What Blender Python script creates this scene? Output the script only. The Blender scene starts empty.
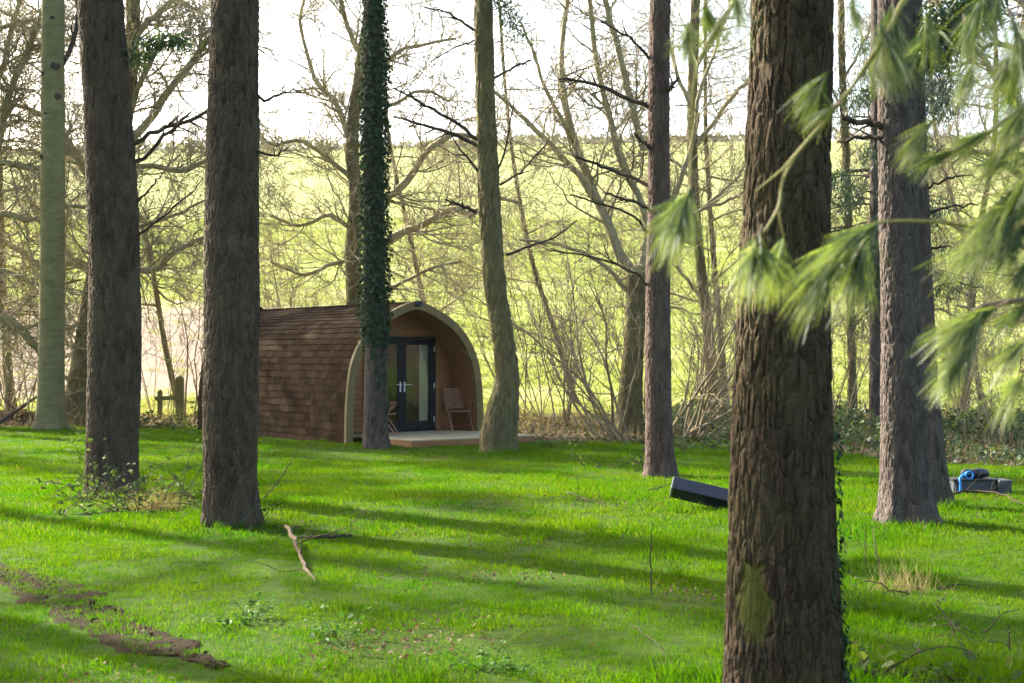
import bpy, math, random
import numpy as np
from mathutils import Vector, Matrix, Euler

random.seed(7)
RNG = np.random.default_rng(11)
R = math.radians
scene = bpy.context.scene
COL = scene.collection
F = 1024 * 50.0 / 36.0          # focal length in pixels
CAMZ = 1.7
HOR = 355.0                     # horizon row of the level camera

# ------------------------------------------------------------------ noise
def _hash(i, j, k, s):
    n = (i * 374761393 + j * 668265263 + k * 2147483647 + s * 144665) & 0xFFFFFFFF
    n = ((n ^ (n >> 13)) * 1274126177) & 0xFFFFFFFF
    n = ((n ^ (n >> 16)) * 2246822519) & 0xFFFFFFFF
    n = n ^ (n >> 15)
    return (n & 0xFFFFFF) / float(0xFFFFFF)

def vnoise(p, seed=0):
    p = np.asarray(p, float)
    i = np.floor(p).astype(np.int64)
    f = p - i
    f = f * f * (3 - 2 * f)
    out = 0
    for dx in (0, 1):
        for dy in (0, 1):
            for dz in (0, 1):
                w = ((f[..., 0] if dx else 1 - f[..., 0]) * (f[..., 1] if dy else 1 - f[..., 1])
                     * (f[..., 2] if dz else 1 - f[..., 2]))
                out = out + w * _hash(i[..., 0] + dx, i[..., 1] + dy, i[..., 2] + dz, seed)
    return out * 2 - 1

def fbm(p, seed=0, oct=3):
    p = np.asarray(p, float)
    a, t = 1.0, 0
    for o in range(oct):
        t = t + a * vnoise(p * 2 ** o, seed + o * 17)
        a *= 0.5
    return t

def worley(p, seed=0):
    i = np.floor(p).astype(np.int64)
    f1 = np.full(p.shape[0], 9.0); f2 = f1.copy()
    for dx in (-1, 0, 1):
        for dy in (-1, 0, 1):
            for dz in (-1, 0, 1):
                c = i + np.array([dx, dy, dz])
                q = np.stack([_hash(c[:, 0], c[:, 1], c[:, 2], seed + s) for s in (1, 2, 3)], 1) + c
                d = np.linalg.norm(q - p, axis=1)
                f2 = np.minimum(f2, np.maximum(f1, d)); f1 = np.minimum(f1, d)
    return f1, f2

def sstep(a, b, x):
    t = np.clip((np.asarray(x, float) - a) / (b - a), 0, 1)
    return t * t * (3 - 2 * t)

# ------------------------------------------------------------------ terrain
def gz(x, y):
    x = np.asarray(x, float); y = np.asarray(y, float)
    z = -0.12 * sstep(15, 25, y)
    p = np.stack([x * 0.25, y * 0.25, 0 * x + 3.3], -1)
    z = z + 0.05 * fbm(p, 5, 3) * sstep(1, 6, y) * (1 - 0.5 * sstep(20, 28, y))
    t = np.clip((y - 44) / 226.0, 0, 3)
    hill = 41.5 * np.where(t < 1, t ** 1.12, 1 + 0.30 * (1 - np.exp(-(np.maximum(t, 1) - 1) * 1.2)) * 1.0 - 0.25 * (np.maximum(t, 1) - 1))
    hill = hill * (1 + 0.03 * np.sin(x * 0.011 + 0.6))
    return z + hill + 0.25 * np.clip((y - 44) / 60, 0, 1) * fbm(np.stack([x * .03, y * .03, 0 * x], -1), 9, 2)

def gz1(x, y):
    return float(gz(np.array([x]), np.array([y]))[0])

def P(px, py, Y):
    return np.array([(px - 512) / F * Y, Y, CAMZ + (HOR - py) / F * Y])

def XatY(px, Y):
    return (px - 512) / F * Y

def ground_at(px, py):
    Y = 10.0
    for _ in range(40):
        x = XatY(px, Y)
        Y = 0.5 * Y + 0.5 * F * (CAMZ - gz1(x, Y)) / max(py - HOR, 1)
    return np.array([XatY(px, Y), Y, gz1(XatY(px, Y), Y)])

# ------------------------------------------------------------------ mesh plumbing
class MB:
    def __init__(s):
        s.v = []; s.f = []; s.n = 0; s.at = {}
    def add(s, v, f, **attrs):
        v = np.asarray(v, float).reshape(-1, 3)
        f = np.asarray(f, np.int64)
        s.v.append(v); s.f.append(f + s.n); s.n += len(v)
        for k, a in attrs.items():
            s.at.setdefault(k, []).append(np.broadcast_to(np.asarray(a, float), (len(v),)))
        return s
    def box(s, c, size, rot=None, bev=0.0):
        sx, sy, sz = [q / 2 for q in size]
        if bev <= 0:
            v = np.array([[x, y, z] for x in (-sx, sx) for y in (-sy, sy) for z in (-sz, sz)])
            f = [[0, 1, 3, 2], [4, 6, 7, 5], [0, 4, 5, 1], [2, 3, 7, 6], [0, 2, 6, 4], [1, 5, 7, 3]]
        else:
            import bmesh
            bm = bmesh.new(); bmesh.ops.create_cube(bm, size=1)
            for q in bm.verts: q.co = (q.co.x * size[0], q.co.y * size[1], q.co.z * size[2])
            bmesh.ops.bevel(bm, geom=bm.edges[:], offset=bev, segments=2, affect='EDGES', profile=0.6)
            bmesh.ops.triangulate(bm, faces=[fc for fc in bm.faces if len(fc.verts) != 4])
            bm.verts.index_update()
            v = np.array([q.co[:] for q in bm.verts])
            quads = [[q.index for q in fc.verts] for fc in bm.faces if len(fc.verts) == 4]
            tris = [[q.index for q in fc.verts] for fc in bm.faces if len(fc.verts) == 3]
            bm.free()
            if rot is not None: v = v @ np.asarray(rot).T
            v = v + np.asarray(c)
            s.add(v, quads)
            if tris:
                s.f.append(np.asarray(tris, np.int64) + s.n - len(v))
            return s
        if rot is not None: v = v @ np.asarray(rot).T
        return s.add(v + np.asarray(c), f)
    def tube(s, pts, rad, sides=8, cap=True):
        pts = np.asarray(pts, float)
        v, f = tubes(pts[None], np.broadcast_to(np.asarray(rad, float), (len(pts),))[None], sides)
        s.add(v, f)
        if cap:
            n = len(pts)
            for ring in (0, n - 1):
                c = pts[ring]; base = ring * sides
                vv = np.concatenate([v[base:base + sides], c[None]])
                ff = [[k, (k + 1) % sides, sides] if ring else [(k + 1) % sides, k, sides] for k in range(sides)]
                s.add(vv, ff)
        return s
    def mesh(s, name, smooth=True):
        me = bpy.data.meshes.new(name)
        V = np.concatenate(s.v)
        me.vertices.add(len(V)); me.vertices.foreach_set('co', V.astype(np.float32).ravel())
        sizes = np.concatenate([np.full(len(f), f.shape[1]) for f in s.f if len(f)])
        loops = np.concatenate([f.ravel() for f in s.f if len(f)])
        me.loops.add(len(loops)); me.loops.foreach_set('vertex_index', loops.astype(np.int32))
        starts = np.concatenate([[0], np.cumsum(sizes)[:-1]])
        me.polygons.add(len(sizes))
        me.polygons.foreach_set('loop_start', starts.astype(np.int32))
        me.polygons.foreach_set('loop_total', sizes.astype(np.int32))
        me.polygons.foreach_set('use_smooth', np.full(len(sizes), smooth, bool))
        me.update(calc_edges=True)
        for k, a in s.at.items():
            a = np.concatenate(a)
            if len(a) == len(V):
                at = me.attributes.new(k, 'FLOAT', 'POINT'); at.data.foreach_set('value', a.astype(np.float32))
        me.validate()
        return me
    def build(s, name, mat, parent=None, smooth=False, origin=None):
        """origin: world position that local coordinates are taken from"""
        if origin is not None:
            s.v = [v - np.asarray(origin) for v in s.v]
        ob = bpy.data.objects.new(name, s.mesh(name, smooth))
        ob.data.materials.append(mat)
        COL.objects.link(ob)
        if parent is not None: ob.parent = parent
        elif origin is not None: ob.location = origin
        return ob

def tubes(P_, Rd, sides):
    """P_ (B,n,3), Rd (B,n) -> verts, quads"""
    B, n, _ = P_.shape
    T = np.empty_like(P_)
    T[:, 1:-1] = P_[:, 2:] - P_[:, :-2]; T[:, 0] = P_[:, 1] - P_[:, 0]; T[:, -1] = P_[:, -1] - P_[:, -2]
    T /= np.linalg.norm(T, axis=2, keepdims=True) + 1e-9
    avg = np.abs(T.mean(1))
    ref = np.zeros((B, 3)); ref[np.arange(B), avg.argmin(1)] = 1
    U = np.cross(T, ref[:, None, :]); U /= np.linalg.norm(U, axis=2, keepdims=True) + 1e-9
    W = np.cross(T, U)
    a = np.arange(sides) / sides * 2 * math.pi
    V = (P_[:, :, None, :] + Rd[:, :, None, None] * (np.cos(a)[None, None, :, None] * U[:, :, None, :]
         + np.sin(a)[None, None, :, None] * W[:, :, None, :]))
    V = V.reshape(-1, 3)
    b = np.arange(B)[:, None, None] * n * sides; r = np.arange(n - 1)[None, :, None] * sides
    k = np.arange(sides)[None, None, :]; k2 = (k + 1) % sides
    Fq = np.stack([b + r + k, b + r + k2, b + r + sides + k2, b + r + sides + k], -1).reshape(-1, 4)
    return V, Fq

def tag(o, label=None, cat=None, group=None, kind=None):
    if label: o['label'] = label
    if cat: o['category'] = cat
    if group: o['group'] = group
    if kind: o['kind'] = kind
    return o

def thing(name, loc, label, cat, group=None, rz=0.0):
    o = bpy.data.objects.new(name, None)
    o.empty_display_size = 0.2
    COL.objects.link(o); o.location = loc; o.rotation_euler = (0, 0, rz)
    return tag(o, label, cat, group)

def copy_thing(root, loc, rz, label, scale=1.0):
    r = root.copy(); COL.objects.link(r); r.location = loc; r.rotation_euler = (0, 0, rz); r.scale = (scale,) * 3
    r['label'] = label
    for ch in list(root.children):
        c = ch.copy(); COL.objects.link(c); c.parent = r
        for g in list(ch.children):
            d = g.copy(); COL.objects.link(d); d.parent = c
    return r

# ------------------------------------------------------------------ materials
class NT:
    def __init__(s, name):
        s.m = bpy.data.materials.new(name); s.m.use_nodes = True
        s.t = s.m.node_tree; s.t.nodes.clear()
        s.out = s.n('ShaderNodeOutputMaterial')
    def n(s, typ, **kw):
        q = s.t.nodes.new(typ)
        for k, v in kw.items():
            if k == 'inp':
                for a, b in v.items():
                    if isinstance(b, bpy.types.NodeSocket): s.t.links.new(b, q.inputs[a])
                    else: q.inputs[a].default_value = b
            else: setattr(q, k, v)
        return q
    def l(s, a, b): s.t.links.new(a, b)
    def coord(s, scale=(1, 1, 1), which='Object'):
        c = s.n('ShaderNodeTexCoord')
        mp = s.n('ShaderNodeMapping', inp={'Vector': c.outputs[which], 'Scale': scale})
        return mp.outputs[0]
    def pos(s, scale=(1, 1, 1)):
        g = s.n('ShaderNodeNewGeometry')
        return s.n('ShaderNodeMapping', inp={'Vector': g.outputs['Position'], 'Scale': scale}).outputs[0]
    def noise(s, vec, scale, detail=4, rough=0.55, dist=0.0):
        return s.n('ShaderNodeTexNoise', inp={'Vector': vec, 'Scale': scale, 'Detail': detail, 'Roughness': rough, 'Distortion': dist}).outputs['Fac']
    def ramp(s, fac, stops, interp='LINEAR'):
        r = s.n('ShaderNodeValToRGB', inp={'Fac': fac}); r.color_ramp.interpolation = interp
        e = r.color_ramp.elements
        while len(e) < len(stops): e.new(0.5)
        for q, (p, c) in zip(e, stops):
            q.position = p; q.color = (c[0], c[1], c[2], 1) if not isinstance(c, (int, float)) else (c, c, c, 1)
        return r.outputs['Color']
    def mix(s, fac, a, b, mode='MIX'):
        q = s.n('ShaderNodeMix', data_type='RGBA', blend_type=mode)
        for sock, val in ((q.inputs['Factor'], fac), (q.inputs[6], a), (q.inputs[7], b)):
            if isinstance(val, bpy.types.NodeSocket): s.l(val, sock)
            elif isinstance(val, (int, float)): sock.default_value = val
            else: sock.default_value = (val[0], val[1], val[2], 1)
        return q.outputs[2]
    def math(s, op, a, b=0.0, clamp=False):
        q = s.n('ShaderNodeMath', operation=op, use_clamp=clamp)
        for sock, val in zip(q.inputs, (a, b)):
            if isinstance(val, bpy.types.NodeSocket): s.l(val, sock)
            else: sock.default_value = val
        return q.outputs[0]
    def attr(s, name): return s.n('ShaderNodeAttribute', attribute_name=name).outputs['Fac']
    def bump(s, h, strength=0.5, dist=0.01, normal=None):
        q = s.n('ShaderNodeBump', inp={'Height': h, 'Strength': strength, 'Distance': dist})
        if normal is not None: s.l(normal, q.inputs['Normal'])
        return q.outputs[0]
    def principled(s, color, rough=0.8, normal=None, spec=0.3, metal=0.0):
        q = s.n('ShaderNodeBsdfPrincipled')
        for nm, v in (('Base Color', color), ('Roughness', rough), ('Specular IOR Level', spec), ('Metallic', metal)):
            if isinstance(v, bpy.types.NodeSocket): s.l(v, q.inputs[nm])
            elif isinstance(v, (int, float)): q.inputs[nm].default_value = v
            else: q.inputs[nm].default_value = (v[0], v[1], v[2], 1)
        if normal is not None: s.l(normal, q.inputs['Normal'])
        s.l(q.outputs[0], s.out.inputs['Surface'])
        return q
    def leafy(s, color, trans=0.45, gloss=0.06, rough=0.4, tcolor=None, normal=None):
        d = s.n('ShaderNodeBsdfDiffuse'); t = s.n('ShaderNodeBsdfTranslucent'); g = s.n('ShaderNodeBsdfGlossy', inp={'Roughness': rough})
        for q, c in ((d, color), (t, tcolor if tcolor is not None else color)):
            if isinstance(c, bpy.types.NodeSocket): s.l(c, q.inputs['Color'])
            else: q.inputs['Color'].default_value = (*c, 1)
        m1 = s.n('ShaderNodeMixShader', inp={0: trans, 1: d.outputs[0], 2: t.outputs[0]})
        m2 = s.n('ShaderNodeMixShader', inp={0: gloss, 1: m1.outputs[0], 2: g.outputs[0]})
        s.l(m2.outputs[0], s.out.inputs['Surface'])

def mat_bark(name, dark, light, lichen, lich_amt=0.35, fs=1.0, bump=0.7, patch=None):
    t = NT(name)
    c = t.coord((1, 1, 0.30))
    c2 = t.coord((1, 1, 1))
    wob = t.n('ShaderNodeTexNoise', inp={'Vector': c, 'Scale': 5.0, 'Detail': 2.0}).outputs['Color']
    warp = t.n('ShaderNodeVectorMath', operation='MULTIPLY_ADD', inp={0: wob, 1: (0.07, 0.07, 0.07), 2: c}).outputs[0]
    vo = t.n('ShaderNodeTexVoronoi', feature='DISTANCE_TO_EDGE', inp={'Vector': warp, 'Scale': 15 * fs}).outputs['Distance']
    vc = t.n('ShaderNodeTexVoronoi', feature='F1', inp={'Vector': warp, 'Scale': 15 * fs}).outputs['Color']
    big_h = t.noise(c, 9 * fs, 4, 0.6)
    vo2 = t.n('ShaderNodeTexVoronoi', feature='DISTANCE_TO_EDGE', inp={'Vector': warp, 'Scale': 41 * fs}).outputs['Distance']
    fine = t.noise(c, 60 * fs, 6, 0.7)
    bw = t.n('ShaderNodeRGBToBW', inp={0: vc}).outputs[0]
    tone = t.math('ADD', t.math('MULTIPLY', bw, 0.45), t.math('MULTIPLY', fine, 0.75))
    col = t.ramp(tone, [(0.25, dark), (0.85, light)])
    big = t.noise(c2, 2.3, 5, 0.65)
    col = t.mix(t.math('MULTIPLY', t.ramp(big, [(0.42, 0.0), (0.66, 1.0)]), lich_amt), col, lichen)
    if patch is not None:
        pc = t.ramp(t.noise(c2, 14, 5, 0.7), [(0.3, patch), (0.75, (patch[0] * 1.9, patch[1] * 1.8, patch[2] * 2.2))])
        col = t.mix(t.attr('patch'), col, pc)
    h = t.math('ADD', t.math('MULTIPLY', t.math('MINIMUM', vo, 0.16), 4.0), t.math('MULTIPLY', fine, 0.4))
    h = t.math('ADD', h, t.math('MULTIPLY', t.math('MINIMUM', vo2, 0.12), 2.0))
    h = t.math('ADD', h, t.math('MULTIPLY', big_h, 0.8))
    if patch is not None: h = t.math('MULTIPLY', h, t.math('SUBTRACT', 1.0, t.math('MULTIPLY', t.attr('patch'), .8)))
    t.principled(col, 0.95, t.bump(h, bump, 0.022), 0.1)
    return t.m

def mat_smooth_bark(name, a, b, c3):
    t = NT(name)
    c = t.coord((1, 1, 1)); c2 = t.coord((0.6, 0.6, 5))
    n1 = t.noise(c, 3.2, 6, 0.7); n2 = t.noise(c2, 4.0, 4, 0.6)
    col = t.ramp(n1, [(0.3, a), (0.62, b), (0.8, c3)])
    col = t.mix(t.math('MULTIPLY', t.ramp(n2, [(0.52, 0.0), (0.62, 1.0)]), 0.35), col, (a[0] * 0.5, a[1] * 0.5, a[2] * 0.5))
    h = t.math('ADD', n2, t.math('MULTIPLY', t.noise(c, 40, 5, 0.7), 0.5))
    t.principled(col, 0.85, t.bump(h, 0.5, 0.01), 0.2)
    return t.m

def mat_plain(name, ca, cb, scale=20, rough=0.8, stretch=(1, 1, 1), bump=0.3, dist=0.004, spec=0.3):
    t = NT(name)
    n = t.noise(t.coord(stretch), scale, 6, 0.65)
    t.principled(t.ramp(n, [(0.3, ca), (0.72, cb)]), rough, t.bump(n, bump, dist), spec)
    return t.m

def mat_leaf(name, a, b, trans=0.4, gloss=0.08, rough=0.35, tmul=(1.25, 1.3, 0.6)):
    t = NT(name)
    r = t.attr('rnd')
    col = t.ramp(r, [(0.0, a), (1.0, b)])
    tc = t.mix(1.0, col, tmul, 'MULTIPLY')
    t.leafy(col, trans, gloss, rough, tc)
    return t.m

M = {}
M['pine'] = mat_bark('pine_bark', (0.023, 0.016, 0.0115), (0.118, 0.088, 0.062), (0.130, 0.112, 0.068), 0.5, 1.5, 1.0)
M['pine_big'] = mat_bark('pine_bark_furrowed', (0.018, 0.012, 0.008), (0.098, 0.070, 0.044), (0.098, 0.086, 0.034), 0.5, 1.7, 1.0, patch=(0.042, 0.047, 0.009))
M['pine_grey'] = mat_bark('pine_bark_grey', (0.030, 0.023, 0.020), (0.140, 0.112, 0.098), (0.125, 0.108, 0.08), 0.4, 1.4, 1.0)
M['pine_red'] = mat_bark('pine_bark_reddish', (0.038, 0.024, 0.020), (0.155, 0.106, 0.090), (0.14, 0.12, 0.085), 0.45, 1.5, 1.0)
M['oak'] = mat_bark('oak_bark', (0.055, 0.045, 0.022), (0.20, 0.17, 0.088), (0.17, 0.155, 0.055), 0.6, 1.3, 1.0)
M['beech'] = mat_smooth_bark('beech_bark', (0.125, 0.115, 0.045), (0.18, 0.165, 0.075), (0.27, 0.24, 0.13))
M['twig'] = mat_plain('twig_bark', (0.17, 0.145, 0.075), (0.38, 0.33, 0.185), 6, 0.85)
M['twig_dark'] = mat_plain('dead_branch_bark', (0.035, 0.028, 0.02), (0.085, 0.068, 0.05), 6, 1.0, spec=0.05)
M['hazel'] = mat_plain('hazel_stem_bark', (0.14, 0.105, 0.055), (0.34, 0.27, 0.15), 5, 0.8)
M['bud'] = mat_leaf('bud_leaf', (0.16, 0.15, 0.04), (0.32, 0.28, 0.10), 0.4, 0.02)
M['ivy'] = mat_leaf('ivy_leaf', (0.006, 0.022, 0.009), (0.026, 0.064, 0.020), 0.2, 0.02, 0.5, (1.2, 1.4, 0.6))
M['cover'] = mat_leaf('ground_ivy_leaf', (0.022, 0.042, 0.014), (0.085, 0.115, 0.035), 0.35, 0.03, 0.55)
M['bramble'] = mat_leaf('bramble_leaf', (0.025, 0.052, 0.014), (0.085, 0.115, 0.032), 0.4, 0.012, 0.55)
M['litter'] = mat_leaf('dead_leaf', (0.065, 0.046, 0.022), (0.17, 0.125, 0.06), 0.25, 0.02, 0.6, (1.1, 1.0, 0.8))
M['drygrass'] = mat_leaf('dry_grass_blade', (0.15, 0.115, 0.05), (0.30, 0.25, 0.13), 0.4, 0.03, 0.5, (1.1, 1.05, 0.7))
M['needle'] = mat_leaf('pine_needle', (0.022, 0.070, 0.014), (0.27, 0.31, 0.09), 0.5, 0.06, 0.45)
M['needle_dark'] = mat_leaf('pine_needle_dark', (0.018, 0.04, 0.018), (0.05, 0.085, 0.03), 0.25, 0.06, 0.4)
M['yellow_twig'] = mat_plain('pine_shoot_bark', (0.17, 0.155, 0.03), (0.27, 0.24, 0.06), 40, 0.6)
M['brown_twig'] = mat_plain('pine_twig_bark', (0.09, 0.06, 0.038), (0.18, 0.125, 0.08), 40, 0.8)
M['weed'] = mat_leaf('weed_leaf', (0.035, 0.10, 0.010), (0.08, 0.17, 0.02), 0.45, 0.02, 0.55)

# ------------------------------------------------------------------ trunks and bare branches
def spline(ctrl, n):
    """Catmull-Rom through ctrl rows (any columns), n samples"""
    c = np.asarray(ctrl, float)
    if len(c) == 2:
        t = np.linspace(0, 1, n)[:, None]; return c[0] * (1 - t) + c[1] * t
    e = np.concatenate([[2 * c[0] - c[1]], c, [2 * c[-1] - c[-2]]])
    seg = np.linalg.norm(np.diff(c[:, :3], axis=0), axis=1); cum = np.concatenate([[0], np.cumsum(seg)])
    s = np.linspace(0, cum[-1], n)
    i = np.clip(np.searchsorted(cum, s, 'right') - 1, 0, len(c) - 2)
    t = ((s - cum[i]) / (seg[i] + 1e-9))[:, None]
    p0, p1, p2, p3 = e[i], e[i + 1], e[i + 2], e[i + 3]
    return 0.5 * (2 * p1 + (p2 - p0) * t + (2 * p0 - 5 * p1 + 4 * p2 - p3) * t ** 2 + (3 * p1 - p0 - 3 * p2 + p3) * t ** 3)

def trunk_mesh(rows, rings, seg, bark=(14.0, 0.22, 0.014), flare=0.35, flare_h=0.45, seed=1, lump=0.03, patch=None, roots=5):
    """rows: (x,y,z,radius) world; returns MB"""
    A = spline(rows, rings)
    pts, rad = A[:, :3], A[:, 3]
    th = np.arange(seg) / seg * 2 * math.pi + math.pi / 2
    h = pts[:, 2] - pts[0, 2]
    ph = RNG.uniform(0, 6.28)
    fl = np.exp(-np.maximum(h, 0) / flare_h)[:, None] * flare * (1 + 0.55 * np.sin(roots * th + ph) + 0.3 * np.sin((roots + 2) * th + 2 * ph))[None, :]
    r = rad[:, None] * (1 + fl)
    dirv = np.stack([np.cos(th), np.sin(th), 0 * th], -1)
    V = pts[:, None, :] + r[..., None] * dirv[None]
    flat = V.reshape(-1, 3)
    dn = np.broadcast_to(dirv[None], V.shape).reshape(-1, 3)
    rr = np.repeat(rad, seg)
    f, st, dep = bark
    d = lump * rr * fbm(flat * np.array([2.2, 2.2, 0.9]) + seed * 7.1, seed, 3)
    pm = np.zeros(len(flat))
    if patch is not None:
        pm = patch(flat, dn)
    if dep > 0:
        q = flat * np.array([f, f, f * st]) + seed * 3.7
        q = q + 0.45 * np.stack([fbm(q * .6 + 11, seed + 1, 2), fbm(q * .6 + 23, seed + 2, 2), fbm(q * .6 + 37, seed + 3, 2)], 1)
        f1, f2 = worley(q, seed)
        e = sstep(0.02, 0.34, f2 - f1 + 0.05 * fbm(flat * np.array([40, 40, 16.0]), seed + 9, 2))
        fine = fbm(flat * np.array([60, 60, 18.0]), seed + 5, 2)
        d = d + (1 - pm) * dep * (e - 0.75 + 0.20 * fine + 0.25 * (1 - f1)) + pm * (-dep * 0.75)
    flat = flat + dn * d[:, None]
    k = np.arange(seg); k2 = (k + 1) % seg
    ri = np.arange(rings - 1)[:, None] * seg
    fq = np.stack([ri + k, ri + k2, ri + seg + k2, ri + seg + k], -1).reshape(-1, 4)
    mb = MB(); mb.add(flat, fq, patch=pm)
    return mb

def norm(a): return a / (np.linalg.norm(a, axis=-1, keepdims=True) + 1e-9)

def grow(starts, dirs, lens, rads, n, wig, trop, rng, taper=0.75, trop_vec=(0, 0, 1)):
    d = norm(np.asarray(dirs, float)); p = np.asarray(starts, float)
    out = [p]
    tv = np.asarray(trop_vec, float)
    for i in range(n - 1):
        d = norm(d + wig * rng.standard_normal(d.shape) + trop * tv)
        p = p + d * (lens / (n - 1))[:, None]
        out.append(p)
    Pn = np.stack(out, 1)
    t = np.linspace(0, 1, n)
    Rn = rads[:, None] * (1 - taper * t)[None]
    return Pn, Rn

def spawn(Pn, Rn, counts, t0, ang, ratio, rng, lens, minr=0.005, rr=0.6, t1=1.0):
    """children of polylines; counts per branch"""
    B, n, _ = Pn.shape
    idx = np.repeat(np.arange(B), counts)
    t = rng.uniform(t0, t1, len(idx)) * (n - 1)
    i = np.clip(t.astype(int), 0, n - 2); f = (t - i)[:, None]
    a, b = Pn[idx, i], Pn[idx, i + 1]
    pos = a * (1 - f) + b * f
    d = norm(b - a)
    perp = norm(np.cross(d, rng.standard_normal(d.shape)))
    an = rng.normal(ang, 0.25, len(idx))[:, None]
    nd = np.cos(an) * d + np.sin(an) * perp
    tt = t / (n - 1)
    L = lens[idx] * ratio * (1.15 - 0.6 * tt) * rng.uniform(0.55, 1.25, len(idx))
    rad = np.maximum((Rn[idx, i] * (1 - f[:, 0]) + Rn[idx, i + 1] * f[:, 0]) * rr * rng.uniform(0.7, 1.0, len(idx)), minr)
    return pos, nd, L, rad

def leaves(pos, nrm, size, rng, shape='oval', roll=None):
    """N flat leaves (slightly folded): returns verts, faces, rnd"""
    N = len(pos)
    nrm = norm(nrm)
    u = norm(np.cross(nrm, rng.standard_normal((N, 3)))) if roll is None else norm(roll - (roll * nrm).sum(1, keepdims=True) * nrm)
    w = np.cross(nrm, u)
    if shape == 'oval':
        q = np.array([[0, 0, 0], [.35, .32, .06], [.75, .22, .04], [1, 0, -.05], [.75, -.22, .04], [.35, -.32, .06]])
        fc = [[0, 3, 2, 1], [0, 5, 4, 3]]
    elif shape == 'ivy':
        q = np.array([[0, 0, 0], [.0, .42, .05], [.45, .36, .03], [1, 0, -.06], [.45, -.36, .03], [.0, -.42, .05]])
        fc = [[0, 3, 2, 1], [0, 5, 4, 3]]
    else:
        q = np.array([[0, .1, 0], [1, 0, .03], [0, -.1, 0]]); fc = [[0, 2, 1]]
    size = np.broadcast_to(np.asarray(size, float), (N,))
    V = pos[:, None, :] + size[:, None, None] * (q[None, :, 0:1] * u[:, None] + q[None, :, 1:2] * w[:, None] + q[None, :, 2:3] * nrm[:, None])
    k = len(q)
    Fq = (np.arange(N)[:, None, None] * k + np.asarray(fc)[None]).reshape(-1, len(fc[0]))
    rnd = np.repeat(rng.uniform(0, 1, N), k)
    return V.reshape(-1, 3), Fq, rnd

def limb_rows(limb, Y):
    """[(px,py,wpx[,dY])] -> rows x,y,z,r"""
    rows = []
    for q in limb:
        dY = q[3] if len(q) > 3 else 0.0
        y = Y + dY
        rows.append([*P(q[0], q[1], y), q[2] / F * y / 2])
    return rows

def bare_tree(name, label, cat, group, trunk, limbs, Y, seed, mat='oak', twmat='twig', per_m=3.2, l1=1.6, lv=(5, 4), wig=0.22,
              bark=(12.0, 0.25, 0.014), seg=48, rings=160, minr=0.0075, buds=0, bud_size=0.035, up=0.04, trunk_twigs=0.4, flare=0.35, ratio=(0.55, 0.5)):
    rng = np.random.default_rng(seed)
    tr = limb_rows(trunk, Y)
    gzb = gz1(tr[0][0], tr[0][1])
    tr[0][2] = gzb - 0.08
    base = np.array([tr[0][0], tr[0][1], gzb])
    root = thing(name, base, label, cat, group)
    trunk_mesh(tr, rings, seg, bark, flare, 0.4, seed).build('trunk', M[mat], root, True, base)
    mb = MB()
    par_P, par_R, par_L = [], [], []
    for k, lb in enumerate(limbs):
        A = spline(limb_rows(lb, Y), 14); A[:, 3] *= .8
        A[:, :3] += 0.012 * rng.standard_normal((14, 3))
        A[1:, 1] += np.cumsum(rng.normal(0, 0.06, 13))
        v, f = tubes(A[None, :, :3], A[None, :, 3], 9)
        mb.add(v, f)
        par_P.append(A[:, :3]); par_R.append(A[:, 3])
    ta = spline(tr, 14)
    nl = len(par_P)
    par_P.append(ta[:, :3]); par_R.append(ta[:, 3] * 0.5)
    PP, RR = np.stack(par_P), np.stack(par_R)
    LL = np.linalg.norm(np.diff(PP, axis=1), axis=2).sum(1)
    cnt = np.maximum((LL * per_m).astype(int), 1); cnt[-1] = int(cnt[-1] * trunk_twigs)
    pos, nd, L, rad = spawn(PP, RR, cnt, 0.12, 0.95, 0.0, rng, LL, 0.012, 0.45)
    L = l1 * rng.uniform(0.5, 1.5, len(pos))
    rad = np.clip(rad, 0.010, 0.032)
    P1, R1 = grow(pos, nd, L, rad, 9, wig, up, rng)
    v, f = tubes(P1, np.maximum(R1, minr), 5); mb.add(v, f)
    pos, nd, L2, rad = spawn(P1, R1, np.full(len(P1), lv[0]), 0.15, 0.85, ratio[0], rng, L, minr, 0.6)
    P2, R2 = grow(pos, nd, L2, rad, 7, wig * 1.15, up, rng, 0.5)
    v, f = tubes(P2, np.maximum(R2, minr * .8), 4); mb.add(v, f)
    ends = [P2[:, 3:].reshape(-1, 3)]
    if lv[1]:
        pos, nd, L3, rad = spawn(P2, R2, np.full(len(P2), lv[1]), 0.15, 0.8, ratio[1], rng, L2, minr * 0.8, 0.7)
        P3, R3 = grow(pos, nd, L3, rad, 5, wig * 1.3, up, rng, 0.5)
        v, f = tubes(P3, np.maximum(R3, minr * .65), 3); mb.add(v, f)
        ends.append(P3[:, 2:].reshape(-1, 3))
    mb.build('crown', M[twmat], root, True, base)
    if buds:
        E = np.concatenate(ends); E = E[rng.integers(0, len(E), buds)] + rng.normal(0, 0.02, (buds, 3))
        v, f, rn = leaves(E, rng.standard_normal((buds, 3)), rng.uniform(0.5, 1.4, buds) * bud_size, rng)
        b = MB(); b.add(v, f, rnd=rn); b.build('young_leaves', M['bud'], root, False, base)
    return root

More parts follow.
